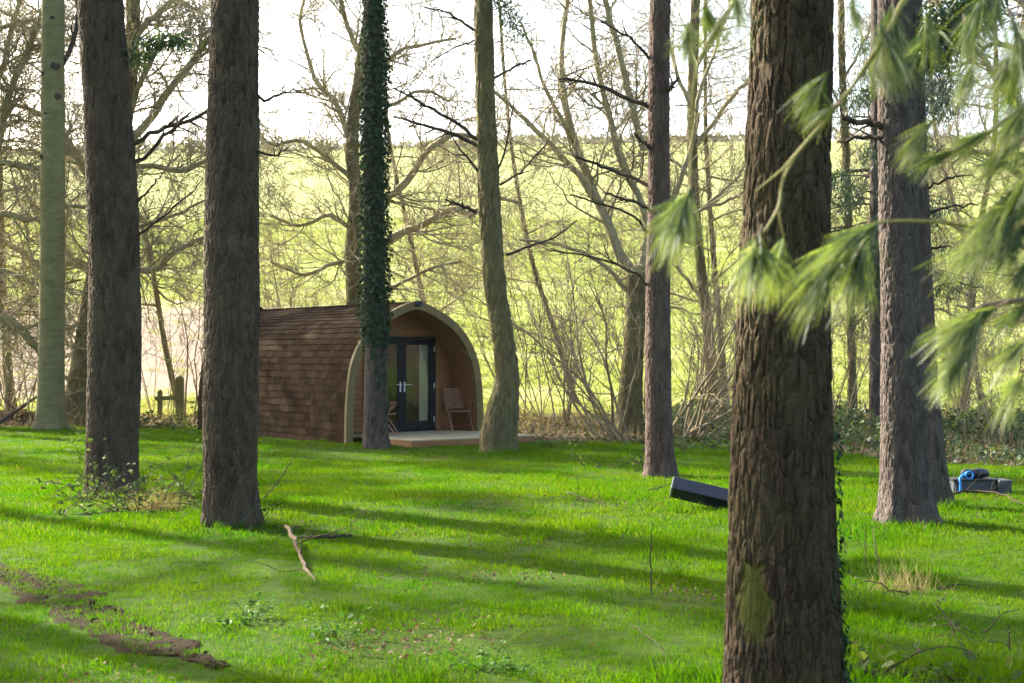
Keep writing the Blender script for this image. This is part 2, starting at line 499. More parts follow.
def shrub(name, label, group, px, py, seed, stems, height, spread, lean=(0, 0), rad=0.03, mat='hazel', lv=(6, 4), base_r=0.25, Y=None):
    rng = np.random.default_rng(seed)
    if Y is None: base = ground_at(px, py)
    else: base = np.array([XatY(px, Y), Y, gz1(XatY(px, Y), Y)])
    root = thing(name, base, label, 'shrub', group)
    st = base + np.stack([rng.normal(0, base_r, stems), rng.normal(0, base_r, stems), np.full(stems, -0.05)], 1)
    d = np.stack([rng.normal(lean[0], spread, stems), rng.normal(lean[1], spread, stems), np.ones(stems)], 1)
    L = height * rng.uniform(0.55, 1.15, stems)
    P0, R0 = grow(st, d, L, rad * rng.uniform(0.6, 1.2, stems), 12, 0.09, 0.0, rng, 0.7)
    mb = MB(); v, f = tubes(P0, R0, 6); mb.add(v, f)
    mb.build('stems', M[mat], root, True, base)
    tb = MB()
    pos, nd, L1, r1 = spawn(P0, R0, np.full(stems, lv[0]), 0.2, 0.6, 0.42, rng, L, 0.008, 0.6)
    P1, R1 = grow(pos, nd, L1, r1, 8, 0.12, 0.05, rng)
    v, f = tubes(P1, np.maximum(R1, .006), 4); tb.add(v, f)
    pos, nd, L2, r2 = spawn(P1, R1, np.full(len(P1), lv[1]), 0.2, 0.7, 0.45, rng, L1, 0.006, 0.7)
    P2, R2 = grow(pos, nd, L2, r2, 6, 0.14, 0.04, rng)
    v, f = tubes(P2, np.maximum(R2, .005), 3); tb.add(v, f)
    tb.build('twigs', M[mat], root, True, base)
    return root

def needles(base, d, n, length, spread, width, rng, droop=0.35, clump=0.3):
    """a brush of long needles around a shoot; returns verts, faces, rnd"""
    d = norm(np.asarray(d, float))
    k = n
    st = np.asarray(base) + d * (rng.uniform(0, 1, k) ** 1.0 * clump * length)[:, None]
    nd = norm(d[None] + spread * rng.standard_normal((k, 3)))
    L = length * rng.uniform(0.6, 1.1, k)
    nseg = 3
    pts = [st]; p = st; dd = nd
    for i in range(nseg):
        dd = norm(dd + np.array([0, 0, -droop / nseg]))
        p = p + dd * (L / nseg)[:, None]; pts.append(p)
    pts = np.stack(pts, 1)
    side = norm(np.cross(nd, rng.standard_normal((k, 3))))
    wd = width * np.array([1, 1, .8, .25])
    A = pts - side[:, None] * wd[None, :, None] / 2; B = pts + side[:, None] * wd[None, :, None] / 2
    V = np.stack([A, B], 2).reshape(k, -1, 3)
    m = (nseg + 1) * 2
    q = np.array([[2 * i, 2 * i + 1, 2 * i + 3, 2 * i + 2] for i in range(nseg)])
    Fq = (np.arange(k)[:, None, None] * m + q[None]).reshape(-1, 4)
    tip = np.tile(np.repeat(np.linspace(0, 1, nseg + 1) ** 2, 2), k)
    return V.reshape(-1, 3), Fq, np.clip(np.repeat(rng.uniform(0, 1, k) ** 1.5 * .85, m) + .3 * tip, 0, 1)

HAZE = 0.00008
# ------------------------------------------------------------------ light, sky, camera
SUN_AZ = R(-49)        # clockwise from +Y: behind the trees, from the left
SUN_EL = R(30)
w = bpy.data.worlds.new('World'); scene.world = w; w.use_nodes = True
wt = w.node_tree; wt.nodes.clear()
sky = wt.nodes.new('ShaderNodeTexSky'); sky.sky_type = 'NISHITA'; sky.sun_disc = False
sky.sun_elevation = SUN_EL; sky.sun_rotation = SUN_AZ
sky.air_density = 1.0; sky.dust_density = 5.0; sky.ozone_density = 1.0
bg = wt.nodes.new('ShaderNodeBackground'); bg.inputs['Strength'].default_value = 0.15
wo = wt.nodes.new('ShaderNodeOutputWorld')
wt.links.new(sky.outputs[0], bg.inputs[0]); wt.links.new(bg.outputs[0], wo.inputs[0])
sd = Vector((math.sin(SUN_AZ) * math.cos(SUN_EL), math.cos(SUN_AZ) * math.cos(SUN_EL), math.sin(SUN_EL)))
lamp = bpy.data.lights.new('sun', 'SUN'); lamp.energy = 5.0; lamp.angle = R(0.7); lamp.color = (1.0, 0.94, 0.82)
so = bpy.data.objects.new('sun', lamp); COL.objects.link(so)
so.rotation_euler = sd.to_track_quat('Z', 'Y').to_euler(); so.location = (-20, 20, 30)

cam = bpy.data.cameras.new('camera'); cam.lens = 50; cam.sensor_width = 36; cam.clip_end = 3000; cam.clip_start = 0.05
cam.shift_y = (HOR - 341.5) / 1024.0
cam.dof.use_dof = True; cam.dof.focus_distance = 17.0; cam.dof.aperture_fstop = 6.3
co = bpy.data.objects.new('camera', cam); COL.objects.link(co)
co.location = (0, 0, CAMZ); co.rotation_euler = (R(90), 0, 0)
scene.camera = co
scene.view_settings.view_transform = 'Standard'; scene.view_settings.look = 'None'
scene.view_settings.gamma = 1; scene.view_settings.exposure = 2.28
cy = scene.cycles
cy.use_denoising = True
try: cy.denoiser = 'OPENIMAGEDENOISE'
except Exception: pass
cy.max_bounces = 7; cy.diffuse_bounces = 4; cy.glossy_bounces = 3; cy.transmission_bounces = 5; cy.transparent_max_bounces = 8
cy.sample_clamp_indirect = 6; cy.caustics_reflective = False; cy.caustics_refractive = False

# ------------------------------------------------------------------ ground
def lawn_edge(x):
    x = np.asarray(x, float)
    return 36.0 - 6.0 * sstep(-5.5, 0.5, x) - 7.0 * sstep(4.5, 8.0, x)

def axis(a, b, step, lo, hi, grow_):
    v = list(np.arange(a, b + 1e-6, step))
    s = step
    while v[-1] < hi: s *= grow_; v.append(v[-1] + s)
    s = step
    while v[0] > lo: s *= grow_; v.insert(0, v[0] - s)
    return np.array(v)
gx = axis(-13, 13, 0.3, -450, 450, 1.13); gy = axis(2, 44, 0.3, -60, 480, 1.06)
X, Y = np.meshgrid(gx, gy)
V = np.stack([X, Y, gz(X, Y)], -1).reshape(-1, 3)
nx, ny = len(gx), len(gy)
i = (np.arange(ny - 1)[:, None] * nx + np.arange(nx - 1)[None]).ravel()
mb = MB(); 
lit = sstep(-1.2, 0.8, V[:, 1] - lawn_edge(V[:, 0]) + 0.8 * fbm(V * 0.6, 3, 3))
fld = sstep(40, 43, V[:, 1] + 1.2 * fbm(V * 0.4, 4, 2))
plo = sstep(46, 49, V[:, 1]) * (1 - sstep(70, 82, V[:, 1] + 2 * fbm(V * 0.1, 6, 2))) * (1 - sstep(-11, -6.5, V[:, 0] + .05 * (V[:, 1] - 50)))
mb.add(V, np.stack([i, i + 1, i + nx + 1, i + nx], 1), litter=lit, field=fld, plough=plo)
t = NT('ground_soil')
p1 = t.pos()
n1 = t.noise(p1, 1.3, 6, 0.65); n2 = t.noise(p1, 14, 5, 0.7); n3 = t.noise(t.pos((1, 0.45, 1)), 0.09, 4, 0.55)
soil = t.ramp(n2, [(0.3, (0.020, 0.052, 0.004)), (0.7, (0.046, 0.070, 0.008))])
lc = t.ramp(n2, [(0.3, (0.075, 0.06, 0.04)), (0.55, (0.13, 0.105, 0.07)), (0.75, (0.10, 0.12, 0.04))])
fc = t.ramp(t.math('ADD', t.math('MULTIPLY', n3, 0.7), t.math('MULTIPLY', t.noise(t.pos((1, .5, 1)), 1.1, 5, 0.7), 0.35)),
            [(0.36, (0.165, 0.195, 0.045)), (0.52, (0.23, 0.25, 0.075)), (0.7, (0.30, 0.28, 0.12))])
rows_ = t.n('ShaderNodeTexWave', wave_type='BANDS', bands_direction='X', inp={'Vector': t.pos((1, .12, 1)), 'Scale': 0.5, 'Distortion': 1.5, 'Detail': 2.0}).outputs['Fac']
fc = t.mix(t.math('MULTIPLY', rows_, 0.12), fc, (0.15, 0.19, 0.045))
pc = t.ramp(t.noise(t.pos((.4, 1.6, 1)), 1.2, 5, 0.7), [(0.35, (0.16, 0.122, 0.088)), (0.65, (0.25, 0.195, 0.145))])
col = t.mix(t.attr('litter'), soil, lc); col = t.mix(t.attr('field'), col, fc); col = t.mix(t.attr('plough'), col, pc)
t.principled(col, 1.0, t.bump(t.math('ADD', n2, n1), 0.6, 0.05), 0.05)
g = mb.build('ground', t.m, None, True); tag(g, kind='structure')

# ---- worn muddy rut in the lower left corner
ctr = np.array([ground_at(a, b) for a, b in [(-70, 566), (0, 574), (45, 588), (85, 612), (125, 634), (165, 649), (195, 658), (222, 668)]])
wid = np.array([.22, .19, .17, .19, .20, .17, .10, .04])
S = spline(np.column_stack([ctr, wid]), 90)
tv = norm(np.gradient(S[:, :2], axis=0)); nv = np.stack([-tv[:, 1], tv[:, 0]], 1)
cross = np.linspace(-1, 1, 15)
edge = 1 + 0.45 * fbm(np.stack([S[:, 0] * 3, S[:, 1] * 3, 0 * S[:, 0]], 1), 31, 3)
Q = S[:, None, :2] + nv[:, None, :] * (cross[None, :, None] * (S[:, 3] * 1.25 * edge)[:, None, None])
qz = gz(Q[..., 0], Q[..., 1]); pq = np.stack([Q[..., 0], Q[..., 1], qz], -1).reshape(-1, 3)
lump = fbm(pq * np.array([9, 9, 9]), 41, 3).reshape(qz.shape)
qz = qz + 0.012 + (0.018 * lump + 0.001) * (1 - cross[None] ** 2) - 0.03 * (np.abs(cross) > 0.95)[None]
RUT = S
i = (np.arange(89)[:, None] * 15 + np.arange(14)[None]).ravel()
mb = MB(); mb.add(np.stack([Q[..., 0], Q[..., 1], qz], -1), np.stack([i, i + 1, i + 16, i + 15], 1))
crumbs = RNG.integers(0, 90, 260)
cp = S[crumbs, :2] + nv[crumbs] * (RNG.uniform(-1.0, 1.0, 260) * S[crumbs, 3])[:, None]
cz = gz(cp[:, 0], cp[:, 1]) + 0.025
v, f, rn = leaves(np.column_stack([cp, cz]), RNG.standard_normal((260, 3)) + np.array([0, 0, 1.5]), RNG.uniform(.010, .03, 260), RNG, 'oval')
mb.add(v, f)
tag(mb.build('mud_track', mat_plain('wet_mud', (0.010, 0.0065, 0.003), (0.034, 0.023, 0.011), 18, 0.9, (1, 1, 1), 0.9, 0.02, 0.03), None, True), kind='structure')

# ------------------------------------------------------------------ grass (uncountable: one object, instanced tufts)
t = NT('grass_blade')
r = t.attr('rnd')
pn = t.noise(t.pos(), 0.55, 4, 0.6)
lush = t.ramp(r, [(0.0, (0.020, 0.090, 0.001)), (0.85, (0.050, 0.145, 0.002)), (1.0, (0.130, 0.160, 0.014))])
yel = t.ramp(r, [(0.0, (0.046, 0.110, 0.0015)), (0.8, (0.086, 0.158, 0.003)), (1.0, (0.18, 0.17, 0.034))])
col = t.mix(t.ramp(pn, [(0.34, 0.0), (0.62, 1.0)]), lush, yel)
t.leafy(col, 0.5, 0.004, 0.5, t.mix(1.0, col, (1.3, 1.3, 0.3), 'MULTIPLY'))
GRASS = t.m
def tuft(name, n, rad, hmin, hmax, wd, rng, lean=0.35):
    a = rng.uniform(0, 6.283, n); rr = rad * np.sqrt(rng.uniform(0, 1, n))
    b = np.stack([np.cos(a) * rr, np.sin(a) * rr, np.full(n, -0.015)], 1)
    d = norm(np.stack([rng.normal(0, lean, n), rng.normal(0, lean, n), np.ones(n)], 1))
    h = rng.uniform(hmin, hmax, n) * (1 + 0.5 * (rng.uniform(0, 1, n) > 0.93))
    side = norm(np.cross(d, norm(np.column_stack([rng.standard_normal((n, 2)), np.zeros(n)]))))
    bend = norm(np.column_stack([rng.standard_normal((n, 2)), np.full(n, -0.25)])) * rng.uniform(0.1, 0.75, n)[:, None]
    pts = []
    for s in (0, .4, .75, 1.0):
        pts.append(b + d * (h * s)[:, None] + bend * (h * s * s)[:, None] * 0.6)
    pts = np.stack(pts, 1)
    ws = wd * np.array([.8, 1, .7, .08])
    A = pts - side[:, None] * ws[None, :, None]; B = pts + side[:, None] * ws[None, :, None]
    V = np.stack([A, B], 2).reshape(-1, 3)
    q = np.array([[0, 1, 3, 2], [2, 3, 5, 4], [4, 5, 7, 6]])
    Fq = (np.arange(n)[:, None, None] * 8 + q[None]).reshape(-1, 4)
    m_ = MB(); m_.add(V, Fq, rnd=np.repeat(rng.uniform(0, 1, n), 8))
    o = bpy.data.objects.new(name, m_.mesh(name)); o.data.materials.append(GRASS)
    return o
tufts = bpy.data.collections.new('grass_tufts')
for k in range(4): tufts.objects.link(tuft('a_tuft_%d' % k, 42, 0.11, 0.028, 0.066, 0.0021, RNG))
for k in range(3): tufts.objects.link(tuft('b_tuft_%d' % k, 34, 0.15, 0.03, 0.075, 0.0032, RNG, 0.4))
tufts.objects.link(tuft('c_tuft_0', 26, 0.08, 0.06, 0.13, 0.0024, RNG, 0.3))

POD_C = np.array([-2.05, 30.0]); PHI = R(38); POD_Z = -0.12
PA = np.array([math.cos(PHI), math.sin(PHI)]); PN = np.array([-math.sin(PHI), math.cos(PHI)])
def pod_uv(x, y):
    return (x - POD_C[0]) * PA[0] + (y - POD_C[1]) * PA[1], (x - POD_C[0]) * PN[0] + (y - POD_C[1]) * PN[1]
BARE = [(*ground_at(a, b)[:2], r_) for a, b, r_ in [(478, 578, .55), (440, 640, .5), (385, 655, .4), (500, 505, .7), (405, 452, .8), (425, 460, .7), (610, 505, .5), (520, 545, .5), (690, 600, .35), (90, 690, .4)]]
TRUNKS = [(*ground_at(a_, b_)[:2], r_) for a_, b_, r_ in ((784, 690, .3), (232, 527, .28), (113, 490, .3), (660, 472, .22), (907, 526, .28), (938, 508, .18), (499, 454, .35), (377, 449, .25), (50, 430, .35))]
pts = []
for y0, y1, dens in ((2.6, 8, 170), (8, 13, 120), (13, 19, 80), (19, 26, 56), (26, 38, 40)):
    W0 = 0.40 * y1 + 2.2
    n = int(2 * W0 * (y1 - y0) * dens)
    x = RNG.uniform(-W0, W0, n); y = RNG.uniform(y0, y1, n)
    ok = np.abs(x) < 0.40 * y + 2.0
    ok &= y < lawn_edge(x) + 0.9 * fbm(np.stack([x, y, 0 * x], 1) * .6, 8, 3)
    s, v_ = pod_uv(x, y)
    ok &= ~((np.abs(s) < 1.72) & (v_ > -0.02) & (v_ < 7)) & ~((s > -1.43) & (s < 1.73) & (v_ > -1.97) & (v_ < .1))
    keep = np.ones(n)
    for bx, by, br in BARE:
        keep *= 1 - 0.62 * np.exp(-(((x - bx) / (br * 1.5)) ** 2 + ((y - by) / br) ** 2) ** 1.2)
    dr = np.full(n, 9.0)
    for q in RUT[::3]: dr = np.minimum(dr, np.hypot(x - q[0], y - q[1]) / max(q[3], .03))
    keep *= np.clip((dr - 0.62 + 0.8 * fbm(np.stack([x, y, 0 * x], 1) * 3.5, 77, 3)) * 1.6, 0.60, 1)
    keep *= np.clip(1.3 + 0.5 * fbm(np.stack([x, y, 0 * x], 1) * 1.1, 12, 3), 0.3, 1)
    ok &= RNG.uniform(0, 1, n) < keep
    x, y = x[ok], y[ok]; inrut = dr[ok] < .9
    far = (y > 13).astype(int)
    idx = np.where(far, 4 + RNG.integers(0, 3, len(x)), RNG.integers(0, 4, len(x)))
    clump = fbm(np.stack([x, y, 0 * x], 1) * 1.7, 21, 2)
    idx = np.where((clump > 0.68) & (RNG.uniform(0, 1, len(x)) < .2), 7, idx)
    sc = RNG.uniform(0.65, 1.05, len(x)) * (1 + 0.35 * clump)
    for tx_, ty_, tr_ in TRUNKS:
        q_ = np.hypot(x - tx_, y - ty_); near_ = q_ < tr_ + .28
        idx = np.where(near_ & (RNG.uniform(0, 1, len(x)) < .45), 7, idx); sc = np.where(near_, sc * 1.25, sc)
    sc = np.where(inrut, sc * .75, sc)
    pts.append(np.column_stack([x, y, gz(x, y) + .02 * inrut, idx, sc]))
pts = np.concatenate(pts)
me = bpy.data.meshes.new('grass'); me.vertices.add(len(pts)); me.vertices.foreach_set('co', pts[:, :3].astype(np.float32).ravel())
a = me.attributes.new('idx', 'INT', 'POINT'); a.data.foreach_set('value', pts[:, 3].astype(np.int32))
a = me.attributes.new('sc', 'FLOAT', 'POINT'); a.data.foreach_set('value', pts[:, 4].astype(np.float32))
a = me.attributes.new('rot', 'FLOAT_VECTOR', 'POINT')
rot = np.column_stack([RNG.normal(0, .08, len(pts)), RNG.normal(0, .08, len(pts)), RNG.uniform(0, 6.283, len(pts))])
a.data.foreach_set('vector', rot.astype(np.float32).ravel())
go = bpy.data.objects.new('grass', me); COL.objects.link(go)
me.materials.append(GRASS)
ng = bpy.data.node_groups.new('grass_scatter', 'GeometryNodeTree')
ng.interface.new_socket('Geometry', in_out='INPUT', socket_type='NodeSocketGeometry')
ng.interface.new_socket('Geometry', in_out='OUTPUT', socket_type='NodeSocketGeometry')
N_ = ng.nodes.new
gi, gout = N_('NodeGroupInput'), N_('NodeGroupOutput')
ci = N_('GeometryNodeCollectionInfo'); ci.inputs['Collection'].default_value = tufts
ci.inputs['Separate Children'].default_value = True; ci.inputs['Reset Children'].default_value = True
iop = N_('GeometryNodeInstanceOnPoints'); iop.inputs['Pick Instance'].default_value = True
def named(nm, dt):
    q = N_('GeometryNodeInputNamedAttribute'); q.data_type = dt; q.inputs['Name'].default_value = nm
    return next(o for o in q.outputs if o.enabled and o.name == 'Attribute')
ng.links.new(gi.outputs[0], iop.inputs['Points']); ng.links.new(ci.outputs[0], iop.inputs['Instance'])
ng.links.new(named('idx', 'INT'), iop.inputs['Instance Index'])
ng.links.new(named('rot', 'FLOAT_VECTOR'), iop.inputs['Rotation']); ng.links.new(named('sc', 'FLOAT'), iop.inputs['Scale'])
ng.links.new(iop.outputs[0], gout.inputs[0])
md = go.modifiers.new('scatter', 'NODES'); md.node_group = ng
tag(go, 'short vivid green lawn grass between the tree trunks', 'grass', kind='stuff')

# ---- coarse backlit grass of the rising field
t = NT('field_blade'); r = t.attr('rnd')
pn = t.noise(t.pos((.25, 1, 1)), 0.22, 4, 0.6)
ca = t.ramp(r, [(0, (0.125, 0.17, 0.025)), (1, (0.22, 0.25, 0.065))]); cb = t.ramp(r, [(0, (0.17, 0.205, 0.05)), (1, (0.28, 0.28, 0.12))])
cc = t.mix(t.ramp(pn, [(.38, 0), (.65, 1)]), ca, cb); t.leafy(cc, .5, .02, .5, t.mix(1.0, cc, (1.2, 1.25, .8), 'MULTIPLY'))
_g = GRASS; GRASS = t.m
ftufts = bpy.data.collections.new('field_tufts')
for k in range(4): ftufts.objects.link(tuft('f_tuft_%d' % k, 46, 0.38, 0.07, 0.22, 0.008, RNG, 0.45))
GRASS = _g
x = RNG.uniform(-60, 60, 90000); y = 43 + 87 * RNG.uniform(0, 1, 90000) ** 1.25
ok = (np.abs(x) < .42 * y + 2) & (RNG.uniform(0, 1, len(x)) < np.clip(.75 + .7 * fbm(np.stack([x * .12, y * .4, 0 * x], 1), 14, 3), .05, 1))
ok &= ~((x < -8.5) & (y > 47) & (y < 74) & (RNG.uniform(0, 1, len(x)) < .93))
x, y = x[ok], y[ok]
def scatter_object(name, P3, idx, sc, coll, mat):
    me = bpy.data.meshes.new(name); me.vertices.add(len(P3)); me.vertices.foreach_set('co', P3.astype(np.float32).ravel())
    me.attributes.new('idx', 'INT', 'POINT').data.foreach_set('value', idx.astype(np.int32))
    me.attributes.new('sc', 'FLOAT', 'POINT').data.foreach_set('value', sc.astype(np.float32))
    rot = np.column_stack([RNG.normal(0, .08, len(P3)), RNG.normal(0, .08, len(P3)), RNG.uniform(0, 6.283, len(P3))])
    me.attributes.new('rot', 'FLOAT_VECTOR', 'POINT').data.foreach_set('vector', rot.astype(np.float32).ravel())
    me.materials.append(mat); o = bpy.data.objects.new(name, me); COL.objects.link(o)
    g2 = ng.copy(); g2.nodes[ci.name].inputs['Collection'].default_value = coll
    o.modifiers.new('scatter', 'NODES').node_group = g2
    return o
fg = scatter_object('field_grass', np.column_stack([x, y, gz(x, y)]), RNG.integers(0, 4, len(x)), RNG.uniform(.6, 1.25, len(x)), ftufts, t.m)
tag(fg, 'bright sunlit grass of the field rising behind the trees', 'grass', kind='stuff')

# ---- thin bright air between here and the skyline
zt_ = float(V[:, 2].max()) + 8
mb = MB(); mb.box((0, (gy[0] + gy[-1]) / 2, (zt_ - 3) / 2), (gx[-1] - gx[0] + 20, gy[-1] - gy[0] + 20, zt_ + 3 + 3))
t = NT('thin_haze'); pv = t.n('ShaderNodeVolumePrincipled', inp={'Color': (.93, .96, 1, 1), 'Density': HAZE, 'Anisotropy': .25}); t.l(pv.outputs[0], t.out.inputs['Volume'])
tag(mb.build('haze', t.m), kind='stuff')

# ------------------------------------------------------------------ undergrowth: litter, ivy carpet, dead weeds (uncountable)
def scatter(n, x0, x1, y0, y1, cond):
    x = RNG.uniform(x0, x1, n); y = RNG.uniform(y0, y1, n)
    ok = cond(x, y); s, v_ = pod_uv(x, y)
    ok &= ~((np.abs(s) < 1.8) & (v_ > -0.1) & (v_ < 7)) & ~((s > -1.6) & (s < 1.9) & (v_ > -2.1) & (v_ < .1))
    return x[ok], y[ok]
bsp = np.array([[q[0] + a_, q[1] + c_] for q in BARE for a_, c_ in RNG.normal(0, q[2] * .7, (150, 2))])
x, y = scatter(9000, -12, 12, 4, 32, lambda x, y: (np.abs(x) < .42 * y + 1) & (RNG.uniform(0, 1, len(x)) < np.clip(.12 + .55 * fbm(np.stack([x, y, 0 * x], 1) * .5, 151, 3), .02, 1)))
x = np.concatenate([x, bsp[:, 0]]); y = np.concatenate([y, bsp[:, 1]])
v, f, rn = leaves(np.column_stack([x, y, gz(x, y) + RNG.uniform(0.01, .06, len(x))]), RNG.normal(0, .5, (len(x), 3)) + np.array([0, 0, 1]), RNG.uniform(.015, .042, len(x)), RNG)
mb = MB(); mb.add(v, f, rnd=rn); tag(mb.build('fallen_leaves', M['litter']), 'scattered small brown leaves lying in the lawn grass', 'fallen leaves', kind='stuff')
x, y = scatter(60000, -20, 22, 20, 44, lambda x, y: (y > lawn_edge(x) - 0.6 + 0.8 * fbm(np.stack([x, y, 0 * x], 1) * .7, 51, 2)) & (np.abs(x) < .42 * y + 1))
v, f, rn = leaves(np.column_stack([x, y, gz(x, y) + RNG.uniform(0.005, .05, len(x))]), RNG.normal(0, .55, (len(x), 3)) + np.array([0, 0, 1]), RNG.uniform(.05, .12, len(x)), RNG)
mb = MB(); mb.add(v, f, rnd=rn); tag(mb.build('leaf_litter', M['litter']), 'brown fallen leaves under the hedge line', 'leaf litter', kind='stuff')
def cover_h(x, y):
    return np.clip(0.22 + 0.4 * fbm(np.stack([x, y, 0 * x], 1) * .55, 61, 3), 0, 1) * sstep(0, 2.2, y - lawn_edge(x) + .6) * (0.25 + 0.75 * sstep(1.5, 4, x) + 0.6 * (x < -6.5) * sstep(-9.5, -8, x))
x, y = scatter(150000, -16, 20, 19, 42, lambda x, y: (y > lawn_edge(x) - .5) & (np.abs(x) < .42 * y + 1) & ((x > 3.0) | (RNG.uniform(0, 1, len(x)) < .18)))
h = cover_h(x, y); k = (h > 0.02) & (RNG.uniform(0, 1, len(x)) < .35 + h); x, y, h = x[k], y[k], h[k]
v, f, rn = leaves(np.column_stack([x, y, gz(x, y) + h * RNG.uniform(0.15, 1.1, len(x))]), RNG.normal(0, .6, (len(x), 3)) + np.array([0, -.25, .9]), RNG.uniform(.05, .13, len(x)), RNG, 'ivy')
mb = MB(); mb.add(v, f, rnd=rn); tag(mb.build('ground_ivy', M['cover']), 'low ivy and bramble leaves carpeting the bank behind the lawn', 'ground cover', kind='stuff')
x, y = scatter(16000, -16, 20, 20, 47, lambda x, y: (y > lawn_edge(x) + .2) & (np.abs(x) < .42 * y + 1))
L = RNG.uniform(.12, .55, len(x))
v, f, rn = leaves(np.column_stack([x, y, gz(x, y)]), np.column_stack([RNG.standard_normal((len(x), 2)), RNG.normal(0, .2, len(x))]), L, RNG, 'tri', roll=np.column_stack([RNG.normal(0, .35, (len(x), 2)), np.ones(len(x))]))
vv = v.reshape(-1, 3, 3); c = vv.mean(1, keepdims=True)
ax = vv[:, 1] - (vv[:, 0] + vv[:, 2]) / 2; half = (vv[:, 0] - vv[:, 2]) / 2
half *= (0.008 / (np.linalg.norm(half, axis=1, keepdims=True) + 1e-9)); mid = (vv[:, 0] + vv[:, 2]) / 2
vv[:, 0] = mid + half; vv[:, 2] = mid - half
mb = MB(); mb.add(vv.reshape(-1, 3), f, rnd=rn); tag(mb.build('dead_weeds', M['drygrass']), 'dry upright weed stalks along the field edge', 'weeds', kind='stuff')

# ------------------------------------------------------------------ far hedge on the skyline
n = 9000
x = RNG.uniform(-190, 190, n); y = 263 + RNG.normal(0, 3, n) + 10 * np.sin(x * .02)
hh = 0.6 + 1.5 * np.clip(fbm(np.stack([x * .05, 0 * x, 0 * x], 1), 71, 3) + .3, 0, 2)
v, f, rn = leaves(np.column_stack([x, y, gz(x, y) + hh * RNG.uniform(0, 1, n) ** .8]), RNG.standard_normal((n, 3)), RNG.uniform(.5, 1.3, n), RNG)
mb = MB(); mb.add(v, f, rnd=rn)
tag(mb.build('far_wood', mat_leaf('far_wood_hazed_twig', (0.17, 0.16, 0.13), (0.30, 0.285, 0.24), .2, 0.0)), 'pale grey line of distant wood along the top of the field', 'far wood', kind='stuff')  # twigs paled and greyed so their colour stands in for distance haze

# ------------------------------------------------------------------ pines
def crown_into(mb_w, mb_n, base, z0, z1, r0, rng, nb=34, nleaf=26000, rad=2.8):
    stem = np.array([[base[0], base[1], z0], [base[0] + .1, base[1], (z0 + z1) / 2], [base[0], base[1] + .1, z1]])
    mb_w.tube(spline(stem, 8), np.linspace(r0, .04, 8), 12)
    zt = rng.uniform(0, 1, nb) ** .8
    st = np.stack([np.full(nb, base[0]), np.full(nb, base[1]), z0 + (0.35 + .62 * zt) * (z1 - z0)], 1)
    a = rng.uniform(0, 6.283, nb)
    d = np.stack([np.cos(a), np.sin(a), rng.normal(.15, .2, nb)], 1)
    L = rad * (1.05 - .65 * zt) * rng.uniform(.7, 1.15, nb)
    P0, R0 = grow(st, d, L, .05 * (1.2 - zt * .7), 8, .1, .04, rng)
    v, f = tubes(P0, np.maximum(R0, .01), 5); mb_w.add(v, f)
    pos, nd, L1, r1 = spawn(P0, R0, np.full(nb, 9), .25, .8, .4, rng, L, .008)
    P1, R1 = grow(pos, nd, L1, r1, 5, .15, .05, rng)
    v, f = tubes(P1, np.maximum(R1, .006), 3); mb_w.add(v, f)
    E = P1[:, 1:].reshape(-1, 3); E = E[rng.integers(0, len(E), nleaf)] + rng.normal(0, .09, (nleaf, 3))
    v, f, rn = leaves(E, rng.standard_normal((nleaf, 3)), rng.uniform(.065, .14, nleaf), rng, 'tri')
    mb_n.add(v, f, rnd=rn)

def pine(label, trunk, Y, seed, mat='pine', top=14.5, bark=(23.0, .40, .009), seg=180, rings=340, branches=(), patch=None, flare=.3, group='pine trunks standing on the lawn', name='pine_tree', roots=5, lump=.05, crown=True, rad=2.6, z0=8.0, twn=7):
    rng = np.random.default_rng(seed)
    tr = limb_rows(trunk, Y); gzb = gz1(tr[0][0], tr[0][1]); tr[0][2] = gzb - .06
    base = np.array([tr[0][0], tr[0][1], gzb])
    root = thing(name, base, label, 'tree', group)
    trunk_mesh(tr, rings, seg, bark, flare, .35, seed, lump, patch, roots).build('trunk', M[mat], root, True, base)
    end = np.array(tr[-1])
    if crown == 'bare':
        mw = MB(); stem = spline([[*end[:3]], [end[0] + .2, end[1], end[2] + 2.5], [end[0] - .1, end[1] + .2, top]], 14)
        SR = np.linspace(end[3], .03, 14); mw.tube(stem, SR, 10)
        pos, nd, L1, r1 = spawn(stem[None], SR[None], np.array([26]), .05, .75, .45, rng, np.array([top - end[2]]), .015, .5)
        P1, R1 = grow(pos, nd, L1, r1, 9, .16, .05, rng); v, f = tubes(P1, np.maximum(R1, .008), 5); mw.add(v, f)
        pos, nd, L2, r2 = spawn(P1, R1, np.full(len(P1), 12), .15, .8, .4, rng, L1, .007, .6)
        P2, R2 = grow(pos, nd, L2, r2, 6, .2, .05, rng); v, f = tubes(P2, np.maximum(R2, .006), 3); mw.add(v, f)
        mw.build('crown', M['twig'], root, True, base)
    elif crown:
        mw, mn = MB(), MB()
        crown_into(mw, mn, end[:2], end[2] - .05, top, end[3] * .97, rng, rad=rad)
        mw.build('upper_branches', M['twig_dark'], root, True, base)
        mn.build('crown', M['needle_dark'], root, False, base)
    for lb in branches:
        A = spline(limb_rows(lb, Y), 12); A[1:, 1] += np.cumsum(rng.normal(0, .05, 11)); A[1:-1, :3] += .008 * rng.standard_normal((10, 3))
        mb = MB(); mb.tube(A[:, :3], A[:, 3], 7)
        Lt = np.linalg.norm(np.diff(A[:, :3], axis=0), axis=1).sum()
        if Lt > .5:
            pos, nd, L1, r1 = spawn(A[None, :, :3], A[None, :, 3], np.array([twn]), .25, .7, .38, rng, np.array([Lt]), .004, .6)
            P1, R1 = grow(pos, nd, L1, r1, 7, .16, .0, rng)
            v, f = tubes(P1, np.maximum(R1, .004), 4); mb.add(v, f)
        mb.build('dead_branch', M['twig_dark'], root, True, base)
    return root

